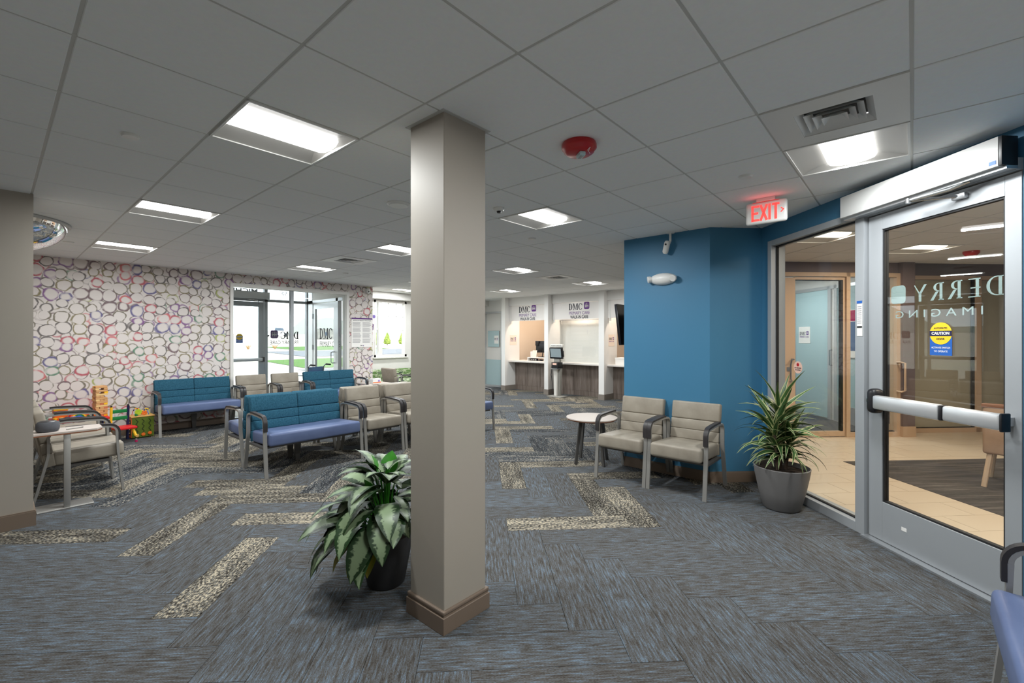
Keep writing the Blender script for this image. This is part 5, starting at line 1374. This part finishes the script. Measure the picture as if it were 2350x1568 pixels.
disc('sprinkler_cover', (4.51, 3.50), 'flat round sprinkler cover beyond the light by the red fire alarm', 'sprinkler', 0.044, 0.014)
disc('sprinkler_cover', (3.55, -0.52), 'flat round sprinkler cover on the ceiling above the exit sign', 'sprinkler', 0.044, 0.014)
disc('sprinkler_cover', (4.55, 10.6), 'tiny round sprinkler cover by the ceiling light at the entry window', 'sprinkler', 0.048, 0.014)
disc('sprinkler_cover', (-1.34, 10.64), 'tiny round sprinkler cover beside the mirror dome', 'sprinkler', 0.048, 0.014)
disc('sprinkler_cover', (9.0, 7.6), 'tiny round sprinkler cover on the reception hall ceiling', 'sprinkler', 0.05, 0.008)

ex = empty('exit_sign', (4.27, 0.92, CEIL), 0, 'white exit sign with glowing red letters hanging from the ceiling', 'exit sign')
MB().box(-0.03, 0.03, -0.07, 0.07, -0.028, 0.0, 0.004).build('canopy', 'white_metal', ex)
MB().box(-0.022, 0.022, -0.155, 0.155, -0.212, -0.028, 0.02, 3).build('housing', 'white_metal', ex)
def strokes(mb, M, segs, w, t=0.0015):
    for (a, b, c, d) in segs:
        p, q = Vector((a, b, 0)), Vector((c, d, 0)); dd = (q - p).normalized(); nn = Vector((-dd.y, dd.x, 0)) * w / 2
        mb.prism([tuple((p + nn).xy), tuple((q + nn).xy), tuple((q - nn).xy), tuple((p - nn).xy)], 0, t, M)
XM = face_mat((-0.0225, 0, -0.122), (0, -1, 0), (-1, 0, 0))
h = 0.066
for nm, segs in (('letter', [(-0.098, -h, -0.098, h), (-0.107, h - 0.009, -0.048, h - 0.009), (-0.107, 0, -0.055, 0), (-0.107, -h + 0.009, -0.048, -h + 0.009)]),
                 ('letter', [(-0.038, h, 0.010, -h), (0.010, h, -0.038, -h)]), ('letter', [(0.030, h, 0.030, -h)]),
                 ('letter', [(0.075, h, 0.075, -h), (0.048, h - 0.009, 0.102, h - 0.009)]), ('arrow', [(0.112, 0.020, 0.134, 0.002), (0.134, 0.006, 0.112, -0.016)])):
    mb = MB(); strokes(mb, XM, segs, 0.018 if nm == 'letter' else 0.008); mb.build(nm, 'exit_red', ex, smooth=0)
MB().box(-0.019, 0.019, -0.10, 0.10, -0.031, -0.0285).build('lamp_strip', 'exit_glow', ex, smooth=0)
l = bpy.data.lights.new('sign_glow', 'AREA'); l.shape = 'RECTANGLE'; l.size, l.size_y = 0.05, 0.26; l.energy = 0.07; l.color = (1, 0.12, 0.12)
o = bpy.data.objects.new('sign_glow', l); COL.objects.link(o); o.parent = ex; o.location = (-0.07, 0, -0.09); o.rotation_euler = (math.radians(180), 0, 0); l.spread = 2.9

# ------------------------------------------------------------ wall devices
sc_ = empty('security_camera', (5.0, 2.035, 0), 0, 'white security camera hanging above the emergency light on the blue wall', 'camera')
MB().tube([(-0.05, -0.02, CEIL), (-0.05, -0.02, 2.60), (-0.06, -0.01, 2.57)], 0.013, 10).build('bracket', 'white_metal', sc_)
MB().lathe([(0.045, 0), (0.045, -0.012), (0, -0.012)], 20, Matrix.Translation((-0.05, -0.02, CEIL))).build('mount', 'white_metal', sc_)
R = Matrix.Translation((-0.075, 0.015, 2.53)) @ Matrix.Rotation(math.radians(18), 4, 'X') @ Matrix.Rotation(math.radians(-12), 4, 'Y')
MB().lathe([(0.0, -0.075), (0.022, -0.07), (0.032, -0.05), (0.032, 0.05), (0.022, 0.07), (0.0, 0.075)], 20, R).build('body', 'white_metal', sc_)
MB().lathe([(0.011, 0), (0.009, 0.006), (0, 0.006)], 14, R @ Matrix.Translation((-0.031, 0, 0.035)) @ Matrix.Rotation(-PI / 2, 4, 'Y')).build('lens', 'dark', sc_)
el = empty('emergency_light', (5.0, 2.115, 2.19), 0, 'oval white emergency light with two lamp heads on the blue wall', 'emergency light')
vs, fs, nn_, mm = [], [], 28, 8
for i in range(mm + 1):
    t = i / mm * PI / 2
    for k in range(nn_):
        a = 2 * PI * k / nn_; vs.append((-0.075 * math.sin(t) - 0.005, 0.155 * math.cos(t) ** 0.8 * math.cos(a), 0.068 * math.cos(t) ** 0.8 * math.sin(a)))
for i in range(mm):
    for k in range(nn_): fs.append([i * nn_ + k, i * nn_ + (k + 1) % nn_, (i + 1) * nn_ + (k + 1) % nn_, (i + 1) * nn_ + k])
MB().add(vs, fs).build('body', 'white_metal', el, smooth=60)
for s, d in ((1, (-0.5, 0.75, -0.15)), (-1, (-0.85, 0.1, -0.4))):
    dv = Vector(d).normalized(); q = dv.to_track_quat('Z', 'Y').to_matrix().to_4x4()
    hd = MB().lathe([(0.0, -0.03), (0.026, -0.022), (0.036, 0.0), (0.038, 0.024), (0.034, 0.028)], 20, Matrix.Translation((-0.05, s * 0.135, 0.002)) @ q).build('lamp_head', 'white_metal', el)
    MB().lathe([(0.034, 0.026), (0.0, 0.022)], 20, Matrix.Translation((-0.05, s * 0.135, 0.002)) @ q).build('lamp_glass', 'alu', hd)
wc = empty('wall_camera', (5.60, WALL_Y, 2.60), 0, 'small white security camera high on the wallpaper beside the entry window', 'camera')
MB().lathe([(0.05, 0), (0.05, 0.02), (0.04, 0.03), (0, 0.03)], 20, Matrix.Rotation(PI / 2, 4, 'X')).build('mount', 'white_metal', wc)
MB().lathe([(0.04, 0.0), (0.045, -0.05), (0.03, -0.09), (0.0, -0.10)], 18, Matrix.Translation((0, -0.06, 0.02))).build('body', 'white_metal', wc); MB().lathe([(0.014, 0), (0, 0.005)], 12, Matrix.Translation((-0.01, -0.105, -0.03)) @ Matrix.Rotation(PI / 2, 4, 'X')).build('lens', 'dark', wc)
cmx = empty('convex_mirror', (0.0, 6.70, CEIL), 0, 'half-dome convex mirror under the ceiling beside the edge pillar', 'mirror')
mb = MB(); mb.lathe([(0.53 * math.cos(t * PI / 16), -0.02 - 0.30 * math.sin(t * PI / 16)) for t in range(9)], 28, None, -PI / 2, PI / 2); mb.build('dome', 'mirror', cmx, smooth=80)
mb = MB(); mb.lathe([(0.53, -0.028), (0.55, -0.022), (0.55, -0.004), (0.53, -0.004)], 28, None, -PI / 2, PI / 2); mb.build('rim', 'mirror_rim', cmx)
po = empty('privacy_poster', (5.475, WALL_Y, 0), 0, 'white notice poster with a purple top bar on the ring wallpaper', 'poster')
MB().box(-0.255, 0.255, -0.012, 0, 1.32, 1.965, 0.002, 1).build('board', 'white_paper', po, smooth=0)
one('top_bar', 'purple', -0.255, 0.255, -0.022, -0.012, 1.945, 1.975, po, smooth=0)
mb = MB(); put_text(mb, 'NOTICE OF PRIVACY PRACTICES', 0.03, face_mat((0, -0.0125, 1.915), (1, 0, 0), (0, -1, 0)), 0.0006, width=0.44); mb.build('lettering', 'ink', po, smooth=0)
mb = MB(); pr = random.Random(9)
for colx in (-0.23, 0.012):
    for q in range(34):
        if q % 9 == 8: continue
        z = 1.875 - q * 0.0138; mb.box(colx, colx + 0.215 * pr.uniform(0.8, 1.0), -0.0128, -0.012, z, z + 0.006)
mb.build('print', 'ink_soft', po, smooth=0)
mb = MB(); put_text(mb, 'DMC', 0.03, face_mat((-0.012, -0.0125, 1.355), (1, 0, 0), (0, -1, 0)), 0.0005); mb.build('lettering', 'ink', po, smooth=0); one('logo_mark', 'logo_purple', 0.028, 0.046, -0.0128, -0.012, 1.342, 1.366, po, smooth=0)
ph = empty('purple_holder', (5.75, WALL_Y + 0.05, 0), 0, 'purple flag bracket sticking out past the end of the wallpaper wall', 'bracket')
MB().lathe([(0.0, 0), (0.04, 0.0), (0.04, 0.012), (0, 0.012)], 20, Matrix.Translation((0.06, 0, 2.02)) @ Matrix.Rotation(PI / 2, 4, 'X')).build('disc', 'toy_violet', ph); MB().bar((0.0, 0, 2.02), (0.06, 0, 2.02), 0.015, 0.015).build('bracket_arm', 'purple', ph)
MB().prism([(0.0, 1.66), (0.05, 1.72), (0.06, 1.84), (0.03, 1.86), (0.0, 1.80)], -0.02, 0.0, Matrix.Rotation(PI / 2, 4, 'X')).build('bracket_fin', 'purple', ph, smooth=0)
for (z0, z1, y0, m, nm, lb) in ((1.02, 1.15, 0.30, 'dark', 'card_reader', 'black card reader on the pale wall beside reception'), (1.02, 1.14, 0.10, 'kiosk_grey', 'door_button', 'grey door button on the pale wall beside reception')):
    o = empty(nm, (10.35, 9.06 + y0, 0), 0, lb, 'switch'); MB().box(-0.025, 0, -0.04, 0.04, z0, z1, 0.004).build('body', m, o); one('button', 'screen_grey', -0.028, -0.025, -0.02, 0.02, z0 + 0.02, z0 + 0.06, o, smooth=0)
o = empty('wall_socket', (10.35, 9.16, 0.38), 0, 'white wall socket low on the pale wall beside reception', 'socket'); MB().box(-0.008, 0, -0.035, 0.035, -0.06, 0.06, 0.003).build('plate', 'white_metal', o)
for z in (-0.025, 0.025): one('outlet', 'kiosk_grey', -0.010, -0.008, -0.017, 0.017, z - 0.015, z + 0.015, o, smooth=0)
tv = empty('wall_screen', (8.95, 4.35, 1.80), 0, 'black wall screen seen edge-on beyond the blue wall', 'screen')
R = Matrix.Translation((0, 0.16, 0)) @ Matrix.Rotation(math.radians(-7), 4, 'X')
MB().box(-0.55, 0.55, -0.03, 0.03, -0.42, 0.42, 0.006, 2, R).build('panel', 'tv_black', tv); MB().box(-0.53, 0.53, 0.03, 0.032, -0.40, 0.40, 0, 1, R).build('display', 'screen_black', tv, smooth=0)
MB().box(-0.15, 0.15, 0.0, 0.14, -0.12, 0.12).build('bracket', 'dark', tv, smooth=0)

# ------------------------------------------------------------ check-in kiosk and reception desk things
kk = empty('check_in_kiosk', (9.66, 6.92, 0), 0, 'pale check-in kiosk with a touch screen in front of reception', 'kiosk')
MB().box(-0.16, 0.16, -0.215, 0.215, 0, 0.025, 0.006).build('base_plate', 'kiosk_grey', kk)
mb = MB(); mb.prism([(-0.04, 0.03), (0.04, 0.03), (0.055, 0.72), (-0.055, 0.72)], -0.03, 0.03, Matrix(((0, 0, 1, -0.02), (1, 0, 0, 0.03), (0, 1, 0, 0), (0, 0, 0, 1)))); mb.build('post', 'kiosk_white', kk, smooth=0)
mb = MB(); mb.prism([(-0.05, 0.025), (0.05, 0.025), (0.09, 0.76), (-0.09, 0.76)], -0.04, 0.04, Matrix(((0, 0, 1, 0.06), (1, 0, 0, 0.0), (0, 1, 0, 0), (0, 0, 0, 1)))); mb.build('post', 'kiosk_grey', kk, smooth=0)
MB().box(-0.12, 0.10, -0.10, 0.10, 0.74, 0.90, 0.008).build('scanner_box', 'dark', kk); one('scanner_slot', 'sticker_pink', -0.123, -0.12, -0.06, 0.06, 0.83, 0.88, kk, smooth=0); one('shelf', 'alu', -0.16, 0.0, -0.10, 0.10, 0.725, 0.74, kk, smooth=0)
MB().box(-0.03, 0.04, -0.09, 0.09, 0.90, 1.02, 0.008).build('neck', 'kiosk_grey', kk)
R = Matrix.Translation((-0.04, 0, 1.14)) @ Matrix.Rotation(math.radians(-8), 4, 'Y')
s_ = MB().box(-0.03, 0.03, -0.20, 0.20, -0.15, 0.14, 0.01, 2, R).build('screen', 'screen_black', kk); MB().box(-0.033, -0.03, -0.165, 0.165, -0.11, 0.115, 0, 1, R).build('display', 'screen_grey', s_, smooth=0); MB().box(-0.02, 0.02, -0.225, -0.20, -0.1, 0.06, 0.004, 2, R).build('card_reader', 'dark', s_)
hd = MB().box(-0.05, 0.03, -0.20, 0.20, 1.285, 1.365, 0.012, 3).build('header', 'kiosk_white', kk)
mb = MB(); put_text(mb, 'PATIENT CHECK-IN', 0.03, face_mat((-0.051, 0, 1.325), (0, -1, 0), (-1, 0, 0)), 0.0005, width=0.31); mb.build('lettering', 'ink', hd, smooth=0)
cd = MB().tube([(9.83, 7.21, 0.80), (9.80, 7.22, 0.55), (9.79, 7.17, 0.30), (9.80, 7.19, 0.10), (9.79, 7.17, 0.02), (9.76, 7.15, 0.012)], 0.007, 6)
cdo = empty('kiosk_cable', (0, 0, 0), 0, 'thin black cable hanging beside the check-in kiosk', 'cable'); cd.build('cord', 'dark', cdo); MB().box(9.825, 9.86, 7.17, 7.23, 0.78, 0.86, 0.004).build('plug', 'sticker_pink', cdo)
mon = empty('desk_monitor', (10.55, 8.02, 0.971), 0, 'black monitor seen from behind on the first reception desk', 'monitor')
R = Matrix.Translation((0, 0, 0.30)) @ Matrix.Rotation(math.radians(8), 4, 'Z')
MB().box(-0.02, 0.02, -0.27, 0.27, -0.17, 0.17, 0.008, 2, R).build('panel', 'black_plastic', mon); MB().box(-0.05, -0.02, -0.16, 0.16, -0.10, 0.10, 0.01, 2, R).build('back_cover', 'black_plastic', mon)
MB().bar((-0.03, 0, 0.28), (-0.06, 0.03, 0.0), 0.05, 0.02).build('stand', 'dark', mon, smooth=0); MB().box(-0.14, 0.06, -0.10, 0.12, 0.0, 0.012, 0.004).build('foot', 'dark', mon); MB().box(-0.09, -0.03, 0.14, 0.26, 0.33, 0.47, 0.006, 2).build('webcam', 'black_plastic', mon)
ri = empty('monitor_riser', (10.46, 8.07, 0.87), 0, 'white desk riser under the reception monitor', 'riser')
MB().box(-0.22, 0.22, -0.30, 0.33, 0.08, 0.10, 0.003).build('shelf', 'paint_white', ri, smooth=0)
for y in (-0.29, 0.31): MB().box(-0.22, 0.22, y, y + 0.02, 0, 0.08).build('side', 'paint_white', ri, smooth=0)
o = empty('power_strip', (10.38, 8.24, 0.87), 0, 'black power strip under the white desk riser', 'power strip'); MB().box(-0.04, 0.04, -0.11, 0.11, 0, 0.06, 0.004).build('body', 'black_plastic', o)
for y in (-0.07, 0.0, 0.07): one('outlet', 'kiosk_white', -0.042, -0.04, y - 0.02, y + 0.02, 0.015, 0.045, o, smooth=0)
o = empty('cable_heap', (10.38, 7.95, 0.87), 0, 'tangle of dark cables under the desk riser', 'cable'); pr = random.Random(4)
pts = [(pr.uniform(-0.06, 0.06), -0.18 + 0.018 * k, 0.012 + 0.02 * (k % 3)) for k in range(20)]; MB().tube(pts, 0.008, 6).build('cord', 'toy_navy', o); MB().box(-0.03, 0.03, 0.02, 0.10, 0, 0.03, 0.006).build('adapter', 'dark', o)
o = empty('card_stand', (10.30, 8.20, 0.97), 0.2, 'cream card stand on the white desk riser', 'card stand'); MB().bar((0, 0, 0), (0.06, 0, 0.20), 0.004, 0.14, up=(0, 1, 0)).build('card', 'cream_paper', o, smooth=0); MB().box(-0.02, 0.07, -0.07, 0.07, -0.0, 0.004).build('foot', 'cream_paper', o, smooth=0)
o = empty('paper_tray', (10.46, 8.33, 0.97), 0, 'pale pink folder standing at the end of the desk riser', 'folder'); MB().box(-0.10, 0.10, -0.025, 0.05, 0, 0.16, 0.003).build('cover', 'sign_board', o, smooth=0); one('pages', 'white_paper', -0.095, 0.095, -0.02, 0.045, 0.155, 0.163, o, smooth=0)
o = empty('white_carton', (10.30, 5.30, 0.87), 0, 'white carton on the third reception worktop', 'box'); MB().box(-0.15, 0.15, -0.22, 0.22, 0, 0.16, 0.003).build('carton', 'white_paper', o, smooth=0); MB().box(-0.155, 0.155, -0.225, 0.225, 0.13, 0.17, 0.003).build('lid', 'white_paper', o, smooth=0)

# ------------------------------------------------------------ wheelchair in the vestibule
wh = empty('wheelchair', (4.55, 9.95, 0), math.radians(200), 'folded wheelchair with black grips inside the entry vestibule', 'wheelchair')
for s in (-1, 1):
    x = s * 0.27
    T = Matrix.Translation((x, 0, 0.30)) @ Matrix.Rotation(PI / 2, 4, 'Y')
    w_ = MB().lathe([(0.28, -0.015), (0.305, -0.015), (0.305, 0.015), (0.28, 0.015), (0.28, -0.015)], 32, T).build('wheel', 'tyre', wh)
    MB().lathe([(0.0, -0.03), (0.03, -0.03), (0.03, 0.03), (0.0, 0.03)], 14, T).build('hub', 'steel', w_)
    for q in range(8): MB().tube([T @ Vector((0.02 * math.cos(q * PI / 4), 0.02 * math.sin(q * PI / 4), 0)), T @ Vector((0.285 * math.cos(q * PI / 4), 0.285 * math.sin(q * PI / 4), 0))], 0.003, 4).build('spoke', 'steel', w_)
    MB().tube([(s * 0.22, 0.18, 0.15), (s * 0.22, 0.20, 0.5), (s * 0.22, 0.24, 0.90), (s * 0.22, 0.29, 0.95), (s * 0.22, 0.36, 0.95)], 0.013, 8).build('back_post', 'steel', wh)
    MB().tube([(s * 0.22, 0.31, 0.95), (s * 0.22, 0.43, 0.945)], 0.019, 10).build('grip', 'black_plastic', wh)
    MB().tube([(s * 0.22, 0.20, 0.72), (s * 0.22, -0.18, 0.72), (s * 0.22, -0.22, 0.66), (s * 0.22, -0.22, 0.15)], 0.013, 8).build('arm_frame', 'steel', wh)
    MB().lathe([(0.07, -0.012), (0.085, -0.012), (0.085, 0.012), (0.07, 0.012), (0.07, -0.012)], 18, Matrix.Translation((s * 0.22, -0.30, 0.085)) @ Matrix.Rotation(PI / 2, 4, 'Y')).build('caster', 'tyre', wh)
MB().box(-0.21, 0.21, -0.22, 0.2, 0.46, 0.50, 0.01).build('seat', 'wheelchair_blue', wh); MB().box(-0.21, 0.21, 0.205, 0.235, 0.52, 0.90, 0.01, 2, None).build('backrest', 'wheelchair_blue', wh)

# ------------------------------------------------------------ outdoors
prof = [(9.0, -0.14), (24.0, -0.06), (32.0, 0.2), (45.0, 0.5), (60.0, 0.9), (100.0, 2.05), (220.0, 3.4)]
def gz(y):
    for (a, b), (c, d) in zip(prof[:-1], prof[1:]):
        if a <= y <= c: return b + (d - b) * (y - a) / (c - a)
    return prof[0][1] if y < prof[0][0] else prof[-1][1]
def strip(x0, x1, y0, y1, dz, n=12):
    mb = MB(); vs, fs = [], []
    ys = sorted(set([y0 + (y1 - y0) * k / n for k in range(n + 1)] + [p for p, _ in prof if y0 < p < y1]))
    for y in ys: vs += [(x0, y, gz(y) + dz), (x1, y, gz(y) + dz)]
    for k in range(len(ys) - 1): fs.append([2 * k, 2 * k + 1, 2 * k + 3, 2 * k + 2])
    return mb.add(vs, fs)
strip(-120, 220, 9.0, 220, 0).build('ground', 'gravel', smooth=0, label='pale paved ground rising outside the windows', kind='structure')
strip(10.0, 60, 18.0, 23.0, 0.01).build('path', 'asphalt', smooth=0, label='grey walk outside the vestibule door', kind='structure')
strip(10.8, 60, 23.5, 30.0, 0.02).build('lawn', 'grass_green', smooth=0, label='green lawn strip seen through the vestibule door', kind='structure')
strip(14.5, 90, 32.0, 40.0, 0.02).build('road', 'asphalt', smooth=0, label='grey road beyond the lawn', kind='structure')
strip(18.0, 27.5, 41.0, 49.0, 0.02).build('lawn_bank', 'grass_green', smooth=0, label='green lawn bank beyond the road', kind='structure')
for x, y, s, lb in ((33.0, 50.0, 1.0, 'slim conical evergreen shrub filling the alcove window'), (31.4, 50.0, 0.98, 'slim conical evergreen shrub by the alcove window mullion'), (35.2, 50.0, 1.0, 'slim conical evergreen shrub at the alcove window edge')):
    sh_ = empty('conical_shrub', (x, y, gz(y)), 0, lb, 'shrub', 'conical evergreens outside')
    vs, fs = [], []; pr = random.Random(int(x * 10)); N, Mh = 16, 14
    for i in range(Mh + 1):
        t = i / Mh; r = 0.42 * s * (1 - t) ** 0.7 * (0.75 + 0.5 * min(1, t * 6)) * (1 if i < Mh else 0.02)
        for k in range(N): a = 2 * PI * k / N; rr = r * pr.uniform(0.8, 1.15); vs.append((rr * math.cos(a), rr * math.sin(a), 0.1 + 1.5 * s * t))
    for i in range(Mh):
        for k in range(N): fs.append([i * N + k, i * N + (k + 1) % N, (i + 1) * N + (k + 1) % N, (i + 1) * N + k])
    MB().add(vs, fs).build('foliage', 'evergreen', sh_, smooth=0); MB().tube([(0, 0, 0), (0, 0, 0.3)], 0.05, 8).build('trunk', 'bark', sh_)
for x, y, lb in ((15.2, 45.0, 'dry ornamental grass clump seen through the entry door glass'), (17.5, 45.0, 'dry ornamental grass clump seen below the window logo')):
    gcl = empty('grass_clump', (x, y, gz(y)), 0, lb, 'grass clump', 'dry grass clumps'); pr = random.Random(int(x * 7)); mb = MB()
    for q in range(26): a = pr.uniform(0, 2 * PI); r = pr.uniform(0.1, 0.4); mb.tube([(0.05 * math.cos(a), 0.05 * math.sin(a), 0), (r * 0.6 * math.cos(a), r * 0.6 * math.sin(a), 0.3), (r * math.cos(a), r * math.sin(a), pr.uniform(0.3, 0.5))], [0.012, 0.01, 0.002], 4)
    mb.build('blades', 'dry_grass', gcl, smooth=0, kind='stuff')
cv = empty('parked_suv', (34.9, 89.0, gz(89) + 0.02), math.radians(35), 'white parked car seen far off through the entry window', 'car')
mb = MB(); mb.prism([(-2.3, 0.35), (2.3, 0.35), (2.35, 0.8), (2.2, 1.0), (1.2, 1.1), (0.6, 1.7), (-1.9, 1.75), (-2.3, 1.05)], -0.9, 0.9, Matrix.Rotation(PI / 2, 4, 'X')); mb.build('body', 'car_white', cv, smooth=0)
mb = MB(); mb.prism([(1.0, 1.12), (0.52, 1.62), (-1.7, 1.66), (-1.9, 1.12)], -0.91, 0.91, Matrix.Rotation(PI / 2, 4, 'X')); mb.build('windows', 'car_glass', cv, smooth=0)
for x in (-1.4, 1.4):
    for y in (-0.85, 0.85): MB().lathe([(0.0, -0.12), (0.36, -0.12), (0.36, 0.12), (0.0, 0.12)], 18, Matrix.Translation((x, y, 0.36)) @ Matrix.Rotation(PI / 2, 4, 'X')).build('wheel', 'tyre', cv)
fb = empty('utility_building', (36.5, 74, gz(74)), math.radians(25), 'grey flat-roofed building far outside the vestibule door', 'building')
MB().box(-1.6, 1.6, -1.2, 1.2, 0, 1.7).build('walls', 'far_building', fb, smooth=0); MB().box(-1.65, 1.65, -1.25, 1.25, 1.7, 1.78).build('roof', 'alu_paint', fb, smooth=0); one('window', 'car_glass', -1.2, -0.6, -1.22, -1.2, 0.6, 1.2, fb, smooth=0)
vs, fs = [], []; pr = random.Random(2)
for k in range(60): x = -120 + k * 6; vs += [(x, 215, 2), (x, 215, 7 + 5 * math.sin(k * 0.35) + pr.uniform(-1, 1) + 3 * math.sin(k * 0.9)), (x, 235, 2)]
for k in range(59): fs += [[3 * k, 3 * k + 3, 3 * k + 4, 3 * k + 1], [3 * k + 1, 3 * k + 4, 3 * k + 5, 3 * k + 2]]
MB().add(vs, fs).build('hills', 'hill_haze', smooth=0, label='hazy wooded hills on the horizon', kind='structure')
